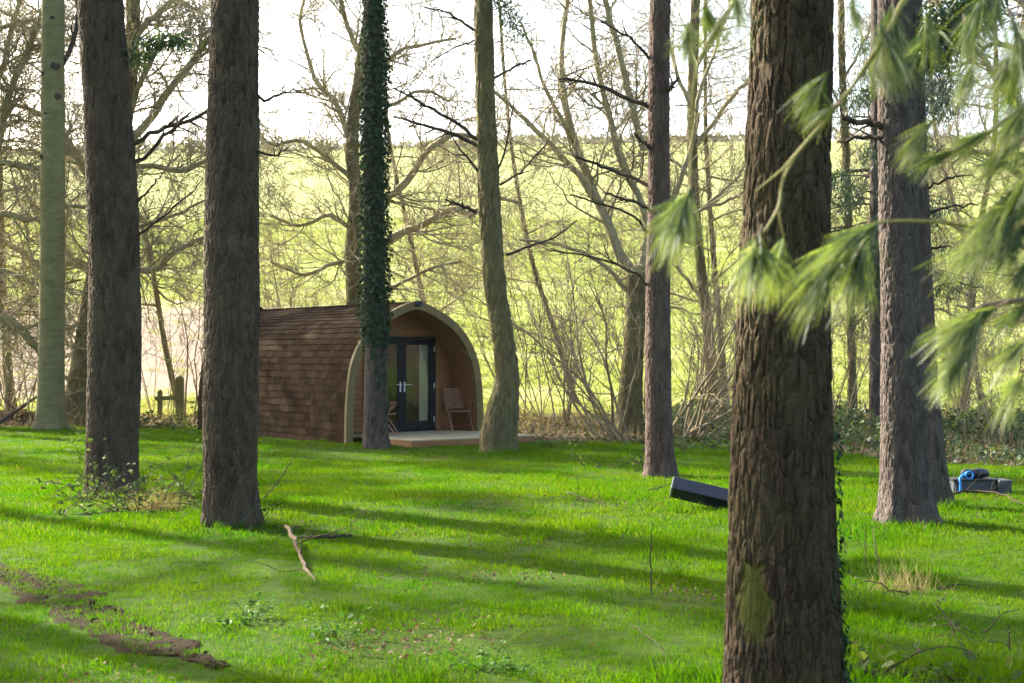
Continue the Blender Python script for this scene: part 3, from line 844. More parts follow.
# algae covered bald patch low on the nearest trunk (a rectangle where the bark plate fell off)
pc0, pc1 = P(737, 640, 6.55), P(765, 560, 6.55)
def big_patch(flat, dn):
    wob = .017 * fbm(flat * 14, 91, 2)
    cx, cz = (P(752, 600, 6.55)[0]), None
    q = flat[:, 0] + wob
    xa, xb = P(742, 600, 6.55)[0], P(766, 600, 6.55)[0]
    za, zb = P(750, 642, 6.55)[2], P(750, 560, 6.55)[2]
    m = sstep(xa - .014, xa + .014, q) * (1 - sstep(xb - .018, xb + .018, q + .02 * np.sin(flat[:, 2] * 21)))
    m = m * sstep(za - .02, za + .05, flat[:, 2] + 2 * wob + .3 * (flat[:, 0] - xa)) * (1 - sstep(zb - .03, zb + .03, flat[:, 2] + 2.2 * wob))
    return m * (dn[:, 1] < 0)

pine('broad nearest pine trunk with deep furrows and a green bald patch near its foot',
     [(784, 716, 118), (784, 660, 114), (783, 560, 106), (782, 430, 99), (784, 320, 92), (787, 200, 88), (790, 90, 85), (792, 0, 83), (794, -110, 79)], 6.75, 3, 'pine_big',
     bark=(25.0, .24, .0095), seg=380, rings=680, patch=big_patch, flare=.12, roots=4, lump=.05, z0=4)
pine('dark rough pine trunk beside the fallen stick, lit along its left foot',
     [(232, 527, 54), (230, 480, 52), (230, 400, 55), (231, 320, 55), (232, 230, 53), (233, 120, 50), (235, 0, 47), (236, -90, 45)], 14.05, 5, 'pine', flare=.16,
     branches=[[(250, 92, 3.5), (266, 98, 3), (284, 90, 2), (300, 88, 1)], [(252, 150, 3), (272, 156, 2.4), (290, 150, 1.4)]])
pine('dark pine trunk with the bramble at its foot, beside the smooth green beech',
     [(113, 490, 52), (113, 440, 52), (114, 360, 53), (114, 280, 51), (111, 180, 49), (106, 90, 46), (101, 0, 44), (98, -90, 42)], 17.9, 6, 'pine', flare=.10,
     branches=[[(128, 148, 5), (150, 133, 4.5), (178, 121, 4), (212, 104, 3)], [(130, 165, 4), (152, 148, 4), (175, 122, 3.5), (190, 110, 2)], [(132, 205, 3), (150, 190, 2), (165, 170, 1)],
               [(134, 238, 3), (160, 218, 2.4), (192, 196, 1.6), (206, 180, 1)]])
pine('slim reddish grey pine trunk with dead side branches, left of the tipped black box',
     [(660, 472, 31), (660, 455, 27), (658, 380, 26), (658, 280, 25), (659, 180, 22.5), (659, 90, 21), (660, 0, 20), (661, -120, 18)], 21.0, 7, 'pine_red', seg=96, flare=.25,
     branches=[[(652, 108, 5), (625, 95, 4), (600, 83, 3.5), (580, 78, 3), (560, 75, 2)], [(650, 186, 4), (625, 172, 3.5), (600, 163, 3), (575, 155, 2)], [(652, 210, 3.5), (630, 200, 3), (606, 192, 2)],
               [(650, 235, 3), (630, 215, 2.5), (600, 205, 2), (570, 196, 1.5)], [(666, 95, 5), (671, 88, 4), (676, 82, 2)], [(652, 150, 3.5), (640, 140, 3), (634, 134, 2)], [(650, 60, 3), (630, 40, 2.5), (600, 24, 1.5)],
               [(652, 290, 3), (625, 268, 2.5), (585, 256, 2), (545, 250, 1.2)]])
pine('upright greyish pine trunk at right with needles hanging before it',
     [(907, 526, 56), (906, 505, 49), (904, 440, 45), (902, 340, 41), (899, 220, 38), (897, 100, 37), (896, 0, 36), (895, -100, 34)], 14.3, 8, 'pine_grey', flare=.28, roots=6,
     branches=[[(884, 128, 7), (862, 122, 6), (840, 117, 5)], [(886, 138, 5), (860, 138, 4), (838, 142, 3)], [(914, 62, 5), (940, 46, 4), (965, 20, 3), (990, -10, 2)], [(914, 70, 4), (935, 60, 3.5), (965, 52, 2)]])
pine('dark pine trunk leaning left just behind the upright greyish one',
     [(936, 508, 34), (934, 490, 29), (929, 420, 25), (924, 330, 22), (920, 230, 20), (917, 140, 19), (914, 40, 18), (912, -80, 17)], 15.8, 9, 'pine_grey', seg=96, flare=.3,
     branches=[[(926, 190, 3), (945, 180, 2.5), (968, 176, 1.5)], [(928, 213, 3), (950, 207, 2.5), (975, 206, 1.5)], [(928, 250, 3), (946, 246, 2), (957, 248, 1)], [(927, 170, 3), (940, 150, 2), (950, 142, 1)], [(930, 290, 3), (955, 282, 2), (985, 286, 1.5)]])

# curved and ivy-clad trunks by the cabin
pine('mossy curved trunk bending in front of the cabin deck',
     [(499, 454, 36), (499, 432, 35), (503, 408, 32), (507, 376, 25), (503, 335, 21.5), (495.5, 285, 22), (490, 215, 21.5), (486, 120, 20), (484, 40, 19.5), (482, -60, 18), (481, -100, 17)], 26.4, 10, 'oak', bark=(9, .2, .022), seg=96, flare=.12, crown='bare', name='curved_tree', group='trunks beside the cabin',
     branches=[[(478, 140, 4), (455, 122, 3.4), (425, 104, 2.8), (392, 86, 1.6)], [(479, 146, 4), (450, 133, 3.6), (420, 127, 2.6), (395, 120, 1.5)], [(482, 176, 3.5), (470, 160, 2.6), (458, 146, 1.8), (450, 128, 1)],
               [(492, 80, 2.5), (508, 70, 2.5), (531, 59, 2.2)], [(496, 178, 2.5), (505, 150, 2), (510, 122, 1.5), (514, 100, 1)], [(500, 185, 2.5), (525, 168, 2), (548, 140, 1.5)], [(476, 212, 4), (462, 206, 3.5), (445, 199, 2)],
               [(474, 30, 3), (450, 14, 2), (425, 10, 1.5)], [(506, 255, 3), (530, 246, 2.5), (556, 236, 2), (577, 220, 1.5)], [(478, 40, 2), (455, 50, 1.5), (430, 62, 1)]])
root = pine('ivy wrapped trunk standing before the cabin doors',
     [(377, 449, 26), (376, 430, 23.5), (376, 370, 22.5), (375, 300, 21.5), (374, 200, 20), (373, 100, 18.5), (372, 0, 17), (371, -100, 16)], 27.6, 12, 'pine_grey', bark=(14, .2, .010), seg=80, flare=.15, crown='bare', name='ivy_clad_tree', group='trunks beside the cabin')
rng = np.random.default_rng(5)
def ivy_sleeve(n, rows, Y, base, thick, rng, size=(.05, .1)):
    A = spline(limb_rows(rows, Y), 60); k = rng.integers(0, 60, n); th = rng.uniform(0, 6.283, n)
    lob = 1 + .35 * fbm(np.stack([np.cos(th), np.sin(th), A[k, 2] * 1.1], 1) * 1.6, 33, 2)
    rr = A[k, 3] + np.abs(rng.normal(0, 1, n)) * thick * lob * .6 + .02
    dn = np.stack([np.cos(th), np.sin(th), np.zeros(n)], 1)
    pos = A[k, :3] + dn * rr[:, None]; pos[:, 2] += rng.uniform(-.12, .12, n)
    nr = dn + np.array([0, 0, .55]) + rng.normal(0, .38, (n, 3))
    return leaves(pos, nr, rng.uniform(*size, n), rng, 'ivy', roll=np.array([0, 0, -1.0]) + rng.normal(0, .5, (n, 3)))
rows = [(375, 338, 19), (375, 300, 23), (375, 240, 22), (374, 180, 20), (374, 120, 20), (375, 60, 18), (374, 0, 13), (372, -60, 12)]
v, f, rn = ivy_sleeve(9500, rows, 27.6, None, .085, rng, (.035, .085))
mb = MB(); mb.add(v, f, rnd=rn)
A_ = spline(limb_rows([(375, 332, 21), (376, 370, 22.5), (376, 448, 25)], 27.6), 40)
for s_ in range(7):
    th0 = rng.uniform(2.4, 7.0); n_ = int(rng.uniform(14, 70)); e_ = rng.uniform(.15, .95)
    tt_ = rng.uniform(0, e_, n_) ** 1.3; k_ = (tt_ * 39).astype(int); th = th0 + .25 * np.sin(tt_ * 9 + s_) + rng.normal(0, .12, n_)
    dn = np.stack([np.cos(th), np.sin(th), 0 * th], 1); pos = A_[k_, :3] + dn * (A_[k_, 3] + .025)[:, None]; pos[:, 2] += rng.uniform(-.03, .03, n_)
    v, f, rn = leaves(pos, dn + np.array([0, 0, .5]) + rng.normal(0, .35, (n_, 3)), rng.uniform(.035, .085, n_), rng, 'ivy', roll=np.array([0, 0, -1.0]) + rng.normal(0, .5, (n_, 3))); mb.add(v, f, rnd=rn)
mb.build('ivy', M['ivy'], root, False, np.array(root.location))
# a little ivy creeping up the right edge of the nearest trunk
near = next(o for o in bpy.data.objects if o.get('label', '').startswith('broad nearest'))
n = 420; z = RNG.uniform(0, 1, n) ** 1.7 * 1.35; th = RNG.normal(-.25, .28, n)
rr = .248 + .02 * (1 - z / 1.4) + np.abs(RNG.normal(0, .012, n)) + .05 * np.exp(-z * 4)
pos = np.stack([near.location.x + np.cos(th) * rr, near.location.y + np.sin(th) * rr, gz1(near.location.x, near.location.y) + z], 1)
v, f, rn = leaves(pos, np.stack([np.cos(th), np.sin(th), .4 + 0 * th], 1) + RNG.normal(0, .4, (n, 3)), RNG.uniform(.012, .035, n), RNG, 'ivy')
mb = MB(); mb.add(v, f, rnd=rn); mb.build('ivy', M['ivy'], near, False, np.array(near.location))

# smooth beech
pine('smooth pale green beech trunk with dark knots, leftmost whole trunk', [(50, 430, 32), (50, 424, 28), (51, 380, 26), (52, 280, 24.5), (53, 160, 23.5), (53, 60, 22.5), (53, -20, 22), (53, -110, 20)], 34.5, 13, 'beech', bark=(0, 0, 0), seg=64, rings=200, flare=.3, crown='bare', name='beech_tree', group=None, lump=.02,
     branches=[[(62, 66, 4), (66, 56, 5), (72, 40, 5), (78, 10, 4), (84, -30, 3)]])
be = next(o for o in bpy.data.objects if o.name.startswith('beech_tree'))
for (kx, ky, sx, sz) in ((58, 68, .12, .10), (60, 98, .10, .07), (45, 158, .08, .07), (46, 75, .05, .05), (49, 115, .04, .03), (56, 20, .06, .04)):
    c = P(kx, ky, 34.5); rr = 11.6 / F * 34.5
    dx = c[0] - P(53, ky, 34.5)[0]; yy = 34.5 - math.sqrt(max(rr * rr - dx * dx, .0005))
    mb = MB()
    u, vv_ = np.meshgrid(np.linspace(0, 2 * math.pi, 12, endpoint=False), np.linspace(0.05, math.pi - .05, 7))
    q = np.stack([np.cos(u) * np.sin(vv_) * sx, np.sin(u) * np.sin(vv_) * .03, np.cos(vv_) * sz], -1)
    q = q * (1 + .3 * fbm(q * 9 + kx, 3, 2))[..., None] + np.array([c[0], yy, c[2]])
    ii = (np.arange(6)[:, None] * 12); kk = np.arange(12); k2 = (kk + 1) % 12
    mb.add(q, np.stack([ii + kk, ii + k2, ii + 12 + k2, ii + 12 + kk], -1).reshape(-1, 4))
    mb.build('knot', M['twig_dark'], be, True, np.array(be.location))

# off frame pines, first those up-sun whose crowns throw the streaky shade across the lawn
src = [o for o in bpy.data.objects if o.get('label', '').startswith('dark rough pine trunk beside')][0]
OFF = [(-18.2, 31.6, 'pine trunk left of the picture, up the slope from the beech'), (-14.8, 23.2, 'pine trunk left of the picture, in line with the two left pines'), (-16.5, 19.0, 'pine trunk left of the picture, between the cabin and the camera'), (-11.6, 16.2, 'pine trunk left of the picture, nearest the frame edge'), (-19.0, 38.5, 'pine trunk left of the picture, out beyond the hedge line'), (-22.5, 37.0, 'pine trunk left of the picture, farthest along the hedge line'), (-10.5, 10.5, 'pine trunk left of the picture, close beside the camera'), (-19.5, 20.5, 'pine trunk left of the picture, level with the cabin front'),
       (-27.0, 29.0, 'pine trunk left of the picture, behind the beech'), (-20.5, 18.0, 'pine trunk far left of the picture, out on its own'), (-8.6, 6.6, 'pine trunk left of the picture, at the camera side'),
       (-3.6, -5.5, 'unseen pine added behind the camera, just to its left'), (4.2, -4.2, 'unseen pine added behind the camera, just to its right'), (0.4, -9.5, 'unseen pine added straight behind the camera'), (8.2, -1.2, 'unseen pine added out to the right beside the camera'),  # unseen pines around the camera, added to cut skylight on the trunk fronts
       (-8.2, -3.0, 'unseen pine added out to the left behind the camera'), (9.5, -9.5, 'unseen pine added farthest back to the right'), (-7.0, -12.0, 'unseen pine added farthest back to the left'), (10.5, 6.0, 'unseen pine added right of the picture near the camera'), (4.6, -13.0, 'unseen pine added far behind the camera, right of its middle')]
for k, (ox, oy, lb) in enumerate(OFF):
    copy_thing(src, (ox, oy, gz1(ox, oy)), 0.9 + k * 1.7, lb, 1.0 + .05 * (k % 3))

# ------------------------------------------------------------------ bare trees of the hedge line
BG = 'bare trees along the hedge line'
bare_tree('oak_tree', 'gnarled bare oak leaning behind the two left pines, bark lit on its left', 'tree', BG,
    [(74, 424, 32), (80, 390, 27), (88, 330, 22), (98, 260, 18), (112, 200, 17), (124, 130, 15), (132, 50, 14), (134, -60, 13)],
    [[(96, 270, 14), (70, 262, 11), (45, 268, 9), (20, 250, 8), (-10, 235, 6)], [(108, 215, 11), (85, 170, 10), (60, 130, 8), (30, 110, 6), (-5, 100, 4)],
     [(100, 255, 9), (150, 272, 8), (172, 254, 7), (196, 240, 6), (212, 236, 4), (245, 250, 3)], [(120, 150, 11), (150, 120, 10), (180, 80, 9), (210, 45, 8), (240, 20, 6), (268, -10, 4)],
     [(118, 170, 8), (150, 165, 7), (185, 170, 6), (225, 150, 4), (262, 155, 2)], [(128, 90, 9), (100, 50, 8), (80, 10, 6), (60, -30, 4)], [(131, 40, 9), (160, 10, 8), (190, -20, 6)],
     [(124, 130, 7), (155, 60, 7), (175, 42, 6), (195, 38, 4)], [(90, 320, 6), (60, 330, 5), (30, 325, 4), (0, 330, 3)], [(104, 240, 7), (140, 225, 6), (175, 215, 4), (205, 200, 3)]],
    37.5, 21, per_m=6.2, buds=9000, l1=1.8, lv=(8, 5))
bare_tree('oak_tree', 'bare oak behind the cabin roof with a thick limb reaching right', 'tree', BG,
    [(352, 425, 20), (352, 370, 18), (354, 300, 16), (353, 250, 16), (356, 200, 14), (352, 140, 13), (362, 60, 11), (378, -60, 8)],
    [[(360, 262, 10), (380, 246, 9), (400, 233, 9.5), (425, 222, 8.5), (447, 210, 9), (455, 207, 10), (470, 214, 7), (492, 196, 5), (520, 200, 3)],
     [(358, 205, 10), (390, 195, 10), (408, 180, 10), (425, 152, 8), (440, 141, 8), (460, 133, 6), (475, 138, 5), (500, 120, 3)],
     [(352, 150, 9), (338, 105, 7), (318, 84, 6), (308, 55, 5), (300, 20, 4), (312, -15, 3)], [(358, 110, 8), (380, 70, 7), (400, 50, 5), (425, 45, 4), (456, 38, 3)],
     [(353, 180, 7), (330, 160, 6), (300, 140, 5), (272, 145, 4), (258, 130, 3)], [(352, 230, 6), (330, 215, 5), (300, 225, 4), (270, 215, 3)], [(362, 60, 7), (345, 20, 6), (335, -30, 4)],
     [(354, 260, 6), (330, 265, 5), (305, 275, 4), (270, 262, 3)], [(356, 100, 6), (390, 105, 5), (420, 90, 4), (450, 100, 3)], [(355, 285, 6), (390, 288, 5), (430, 270, 4), (460, 262, 3)]],
    41.0, 22, per_m=5.4, buds=7000, l1=2.0, lv=(8, 5))
bare_tree('forked_tree', 'forked bare tree just left of the slim reddish pine', 'tree', BG,
    [(627, 440, 30), (629, 420, 25), (632, 370, 22), (636, 310, 20), (637, 272, 21)],
    [[(635, 276, 14), (622, 255, 13), (608, 225, 12), (592, 185, 11), (578, 150, 10), (566, 105, 9), (562, 60, 7), (566, 10, 6), (570, -50, 4)], [(600, 205, 9), (575, 172, 8), (545, 140, 7), (515, 112, 5), (490, 90, 3)],
     [(640, 274, 13), (648, 235, 10), (640, 200, 9), (622, 165, 9), (610, 120, 8), (596, 60, 7), (590, 0, 6), (580, -60, 4)], [(644, 150, 9), (632, 110, 9), (618, 50, 8), (604, 0, 7), (590, -50, 5)],
     [(575, 140, 6), (550, 100, 5), (535, 60, 4), (520, 20, 3)], [(642, 250, 9), (672, 200, 8), (690, 150, 6), (700, 90, 5), (720, 40, 3)], [(636, 300, 6), (600, 262, 5), (560, 245, 4), (520, 240, 3)],
     [(650, 220, 6), (690, 215, 5), (725, 190, 4), (750, 160, 3)]],
    33.0, 23, per_m=3.2, l1=1.8, lv=(8, 5), minr=.007, buds=700, seg=64)
bare_tree('bare_tree', 'bare tree at the left edge with one dark limb crossing the sky', 'tree', BG,
    [(-45, 430, 34), (-44, 380, 30), (-40, 280, 27), (-34, 180, 22), (-30, 60, 18), (-30, -60, 14)],
    [[(-38, 220, 14), (-12, 180, 11), (4, 120, 9), (18, 80, 8), (34, 40, 7), (46, 0, 6), (60, -50, 4)], [(-40, 300, 16), (-20, 305, 15), (10, 320, 14), (30, 335, 11), (48, 362, 8), (70, 380, 4)], [(-38, 240, 10), (0, 215, 9), (35, 220, 7), (70, 205, 5), (110, 215, 3)],
     [(-36, 200, 9), (0, 165, 8), (40, 170, 6), (80, 150, 4)], [(-32, 120, 9), (0, 70, 8), (10, 30, 7), (20, -20, 5)], [(-32, 60, 8), (0, 30, 6), (40, 20, 5), (75, 30, 3)], [(-40, 270, 8), (0, 270, 7), (40, 285, 5), (80, 280, 3)]],
    36.0, 24, per_m=6.0, buds=7000, l1=1.8, lv=(8, 5))
bare_tree('bare_tree', 'bare branchy tree at the right edge beyond the pine boughs', 'tree', BG,
    [(1052, 440, 26), (1052, 380, 23), (1048, 280, 21), (1040, 180, 18), (1032, 80, 15), (1030, -50, 12)],
    [[(1042, 200, 10), (1015, 170, 9), (985, 150, 7), (955, 150, 5), (930, 140, 3)], [(1036, 120, 9), (1005, 90, 8), (980, 50, 7), (950, 20, 5), (930, -10, 3)], [(1048, 260, 8), (1010, 240, 7), (975, 235, 5), (945, 220, 3)],
     [(1033, 60, 8), (1000, 40, 7), (970, 60, 5), (935, 70, 3)], [(1050, 320, 7), (1015, 300, 6), (985, 310, 4), (960, 305, 3)], [(1032, 20, 8), (1010, -20, 6)]],
    33.0, 25, per_m=5.0, l1=1.8, buds=2400, lv=(8, 5))
bare_tree('bare_tree', 'bare tree between the slim reddish pine and the nearest trunk', 'tree', BG,
    [(716, 436, 15), (714, 400, 13), (708, 330, 11), (700, 260, 10), (694, 190, 10), (692, 120, 10), (694, 40, 10), (698, -60, 8)],
    [[(693, 150, 6), (715, 120, 6), (738, 90, 5), (765, 70, 3)], [(692, 110, 6), (676, 70, 5), (668, 30, 4), (655, -10, 3)], [(694, 70, 6), (712, 40, 6), (730, 10, 5), (745, -30, 3)], [(693, 180, 5), (670, 160, 4), (640, 155, 3), (610, 165, 2)], [(696, 210, 5), (730, 200, 4), (760, 180, 3)],
     [(702, 290, 5), (735, 262, 4), (760, 240, 3)], [(703, 300, 5), (680, 270, 4), (660, 250, 2)]],
    38.0, 26, per_m=3.4, l1=1.8, lv=(8, 5), buds=1500)
bare_tree('bare_tree', 'slim bare tree behind the gap right of the nearest trunk', 'tree', BG,
    [(853, 436, 10), (852, 380, 9), (850, 280, 8), (846, 160, 8), (842, 60, 7), (840, -60, 6)],
    [[(850, 300, 5), (830, 260, 4), (812, 215, 3)], [(848, 220, 5), (872, 170, 4), (890, 120, 3)], [(844, 110, 4), (825, 70, 3), (805, 40, 2)], [(850, 330, 4), (880, 300, 3), (905, 285, 2)], [(843, 80, 4), (865, 40, 3), (880, 0, 2)]],
    36.0, 27, per_m=3.6, l1=1.6, lv=(6, 4))

def wild_tree(label, px, Y, seed, wpx, lean=0, n=11, y0=330, spread=150, per_m=3.6, lv=(6, 4), buds=1500):
    r_ = np.random.default_rng(seed); by = HOR + F * (CAMZ - gz1(XatY(px, Y), Y)) / Y
    tr = [(px, by, wpx * 1.25), (px + lean * .2, by - 60, wpx), (px + lean * .5 + r_.normal(0, 5), 250, wpx * .8), (px + lean * .8 + r_.normal(0, 8), 120, wpx * .62), (px + lean, -60, wpx * .4)]
    A = spline(np.array([[q[0], q[1], q[2]] for q in tr], float), 30); lm = []
    for k in range(n):
        i_ = int(np.interp(k / (n - 1), [0, 1], [np.argmin(np.abs(A[:, 1] - y0)), 28])); x_, y_, w_ = A[i_]; s_ = 1 if (k % 2) else -1
        L_ = spread * r_.uniform(.6, 1.1); up_ = r_.uniform(-.05, .65)
        lm.append([(x_, y_, w_ * .65), (x_ + s_ * L_ * .3, y_ - L_ * up_ * .2 + r_.normal(0, 6), w_ * .42, r_.normal(0, .6)), (x_ + s_ * L_ * .65, y_ - L_ * up_ * .6 + r_.normal(0, 10), w_ * .3, r_.normal(0, 1.2)), (x_ + s_ * L_, y_ - L_ * up_ + r_.normal(0, 12), w_ * .14, r_.normal(0, 1.6))])
    return bare_tree('bare_tree', label, 'tree', BG, tr, lm, Y, seed, per_m=per_m, l1=1.7, lv=lv, minr=.007, buds=buds, seg=32, rings=90)
wild_tree('thin bare tree in the hedge behind the curved trunk', 448, 45.0, 302, 6, -70, y0=350)
wild_tree('thin bare tree in the hedge left of the forked tree', 575, 46.0, 304, 6, -80, y0=350)
wild_tree('thin bare tree in the hedge close to the right edge', 985, 42.0, 305, 6, -55, y0=350)
wild_tree('twiggy bare tree at the left edge, in front of the field', 12, 41.0, 311, 9, -25, y0=330, spread=110, n=14, lv=(8, 5))
wild_tree('twiggy bare tree between the two left pines, before the field', 182, 43.0, 312, 6, -75, y0=300, spread=120, n=13, lv=(8, 5))
wild_tree('twiggy bare tree right of the leaning pine, before the field', 962, 38.0, 313, 8, 30, y0=320, spread=110, n=14, lv=(8, 5))
wild_tree('twiggy bare tree behind the gap between the slim and nearest trunks', 726, 43.0, 314, 7, -20, y0=300, spread=110, n=13, lv=(8, 5))
# dark conifer standing between the two right trunks
root = pine('dusky conifer with drooping dark sprays, seen between the nearest and right trunks',
     [(877, 434, 19), (877, 425, 16), (877, 350, 15), (877, 250, 14), (877, 120, 13), (877, 20, 12), (877, -80, 10)], 31.0, 14, 'pine_grey', bark=(12, .2, .01), seg=48, rings=160, flare=.3, name='conifer_tree', group=None)
rng = np.random.default_rng(77); mw, mn = MB(), MB(); base = np.array(root.location)
nb = 64; st = np.stack([np.full(nb, base[0]), np.full(nb, base[1]), rng.uniform(3.0, 8.8, nb)], 1); a = rng.uniform(0, 6.283, nb)
L = rng.uniform(.7, 2.0, nb)
P0, R0 = grow(st, np.stack([np.cos(a), np.sin(a), .25 + 0 * a], 1), L, np.full(nb, .022), 8, .1, -.1, rng)
v, f = tubes(P0, np.maximum(R0, .006), 5); mw.add(v, f)
E = P0[:, 3:].reshape(-1, 3); n = 20000; E = E[rng.integers(0, len(E), n)] + rng.normal(0, .13, (n, 3)) - np.array([0, 0, .1])
v, f, rn = leaves(E, np.column_stack([rng.standard_normal((n, 2)), rng.normal(0, .3, n)]), rng.uniform(.07, .16, n), rng, 'tri', roll=np.column_stack([rng.normal(0, .5, (n, 2)), -np.ones(n)]))
mn.add(v, f, rnd=rn)
mw.build('branches', M['twig_dark'], root, True, base); mn.build('needles', M['needle_dark'], root, False, base)

def spray(lab, pts, Y, n, wid_, size=(.08, .17)):
    root = next(o for o in bpy.data.objects if o.get('label', '').startswith(lab)); r_ = np.random.default_rng(n)
    A = spline(np.array([P(px_, py_, Y) for px_, py_ in pts]), 30)
    E = A[r_.integers(0, 30, n)] + r_.normal(0, wid_, (n, 3)) * np.array([1, 1, .6])
    v, f, rn = leaves(E, r_.standard_normal((n, 3)), r_.uniform(*size, n), r_, 'tri', roll=np.column_stack([r_.normal(0, .8, (n, 2)), -np.ones(n) * .6]))
    m_ = MB(); m_.add(v, f, rnd=rn); m_.tube(A, np.linspace(.02, .006, 30), 5) if False else None
    m_.build('needles', M['needle_dark'], root, False, np.array(root.location))
spray('upright greyish', [(914, 62), (940, 46), (965, 22), (990, -10)], 14.3, 1500, .14)
spray('upright greyish', [(935, 30), (960, 8), (985, 10)], 14.3, 900, .12)
spray('mossy curved', [(496, -6), (506, 10), (514, 28), (522, 44)], 26.4, 700, .16)
spray('dark pine trunk with', [(136, 60), (150, 44), (168, 38), (184, 44)], 17.9, 500, .09)
# ------------------------------------------------------------------ bare shrubs
SG = 'bare shrubs along the hedge line'
shrub('hazel_shrub', 'bare hazel fanning left from beside the forked tree', SG, 612, 440, 31, 11, 4.3, .33, (-.35, 0), .034, lv=(8, 5))
shrub('hazel_shrub', 'bare hazel with stems leaning right behind the slim reddish pine', SG, 688, 440, 32, 15, 4.4, .36, (.45, 0), .036, lv=(8, 5))
shrub('hazel_shrub', 'bare hazel between the curved trunk and the forked tree', SG, 560, 432, 33, 9, 4.0, .35, (.1, 0), .026, Y=36)
shrub('hazel_shrub', 'slender pale stems beside the mossy fence posts', SG, 195, 425, 34, 9, 3.4, .25, (.15, 0), .030, Y=38.5)
shrub('hazel_shrub', 'bare shrub in front of the leaning oak by the beech', SG, 20, 428, 35, 9, 3.6, .4, (.1, 0), .024, Y=39)
shrub('hazel_shrub', 'bare shrub rising behind the cabin roof left of the ivy trunk', SG, 300, 420, 36, 10, 5.2, .35, (0, 0), .03, Y=41.5)
shrub('hazel_shrub', 'bare shrub on the leafy bank at the right edge', SG, 985, 440, 37, 11, 3.3, .4, (-.1, 0), .018, Y=29)
shrub('hazel_shrub', 'tangled bare shrub left of the dusky conifer', SG, 835, 440, 38, 9, 4.2, .33, (.1, 0), .022, Y=32)
shrub('hazel_shrub', 'bare shrub behind the cabin between ivy trunk and curved trunk', SG, 440, 420, 39, 9, 5.0, .35, (.05, 0), .028, Y=43)
shrub('hazel_shrub', 'bare hazel behind the left side of the nearest trunk', SG, 738, 440, 40, 9, 4.4, .3, (-.25, 0), .026, Y=31)
shrub('hazel_shrub', 'fine twiggy bare shrub between the two left pines', SG, 165, 425, 41, 9, 4.6, .4, (0, 0), .018, Y=43, lv=(6, 4))
shrub('hazel_shrub', 'fine twiggy bare shrub at the left edge of the field', SG, -5, 425, 42, 10, 5.0, .4, (.2, 0), .02, Y=44, lv=(6, 4))
shrub('hazel_shrub', 'fine twiggy bare shrub right of the curved trunk', SG, 532, 432, 43, 11, 5.4, .42, (0, 0), .02, Y=40, lv=(8, 5))
shrub('hazel_shrub', 'fine twiggy bare shrub between the right trunks and the right edge', SG, 955, 430, 44, 11, 5.0, .42, (.1, 0), .018, Y=36, lv=(6, 4))
shrub('hazel_shrub', 'fine twiggy bare shrub just behind the forked tree', SG, 645, 430, 45, 11, 5.2, .42, (0, 0), .02, Y=39, lv=(8, 5))
shrub('hazel_shrub', 'fine twiggy bare shrub rising above the left end of the cabin roof', SG, 262, 420, 46, 10, 6.0, .4, (.1, 0), .02, Y=45, lv=(6, 4))
# ------------------------------------------------------------------ the wooden cabin (arched pod)
HW, PH, PL = 1.70, 2.92, 6.8
PROF = spline(np.array([[1.0, 0, 0], [1.0, .10, 0], [.992, .25, 0], [.968, .42, 0], [.91, .58, 0], [.78, .727, 0], [.575, .85, 0], [.32, .935, 0], [.14, .978, 0], [0, 1.0, 0]]) * np.array([HW, PH, 1]), 120)[:, :2]
_seg = np.concatenate([[0], np.cumsum(np.linalg.norm(np.diff(PROF, axis=0), axis=1))])
def prof_at(s):
    return np.stack([np.interp(s, _seg, PROF[:, 0]), np.interp(s, _seg, PROF[:, 1])], -1)
def prof_n(s):
    d = prof_at(s + .02) - prof_at(s - .02); d /= np.linalg.norm(d, axis=-1, keepdims=True) + 1e-9
    return np.stack([d[..., 1], -d[..., 0]], -1)
def half_w(z, off=0.0):
    zz = np.linspace(0, PH, 400); q = np.interp(zz, PROF[:, 1], PROF[:, 0])
    return float(np.interp(z + off * .6, zz, q)) - off
ST = _seg[-1]
pod = thing('cabin', (POD_C[0], POD_C[1], POD_Z), 'arched wooden glamping cabin with brown shingle roof and dark glazed double doors', 'cabin', rz=PHI)
def mat_shingle():
    t = NT('roof_shingle')
    n = t.noise(t.coord((1, 1, 1)), 9, 6, 0.7); b = t.noise(t.coord((1, 1, 1)), 0.9, 4, .6)
    c = t.ramp(t.attr('rnd'), [(0, (0.034, 0.020, 0.0120)), (.5, (0.047, 0.0290, 0.0170)), (1, (0.064, 0.041, 0.0250))])
    c = t.mix(t.math('MULTIPLY', t.ramp(b, [(.5, 0), (.75, 1)]), .4), c, (0.10, 0.080, 0.045))
    c = t.mix(.5, c, t.ramp(n, [(.25, (.35, .35, .35)), (.75, (1, 1, 1))]), 'MULTIPLY')
    t.principled(c, 1.0, t.bump(t.noise(t.coord((1, 1, 1)), 120, 3, .7), .5, .004), .02); return t.m
def mat_wood(name, a, b, axis_scale, rough=.7, grain=18, dirt=None):
    t = NT(name)
    n = t.noise(t.coord(axis_scale), grain, 7, .7, .6); n2 = t.noise(t.coord((1, 1, 1)), 2.2, 4, .6)
    c = t.ramp(n, [(.28, a), (.72, b)])
    c = t.mix(t.math('MULTIPLY', n2, .5), c, dirt if dirt else tuple(q * .6 for q in a))
    t.principled(c, rough, t.bump(n, .35, .004), .3); return t.m
M['shingle'] = mat_shingle()
M['trimwood'] = mat_wood('tan_painted_timber', (0.13, 0.10, 0.035), (0.25, 0.195, 0.085), (1, 1, .25), .7, 14)
M['cladding'] = mat_wood('brown_cladding', (0.20, 0.090, 0.033), (0.36, 0.178, 0.068), (.15, 1, 1), .6, 22)
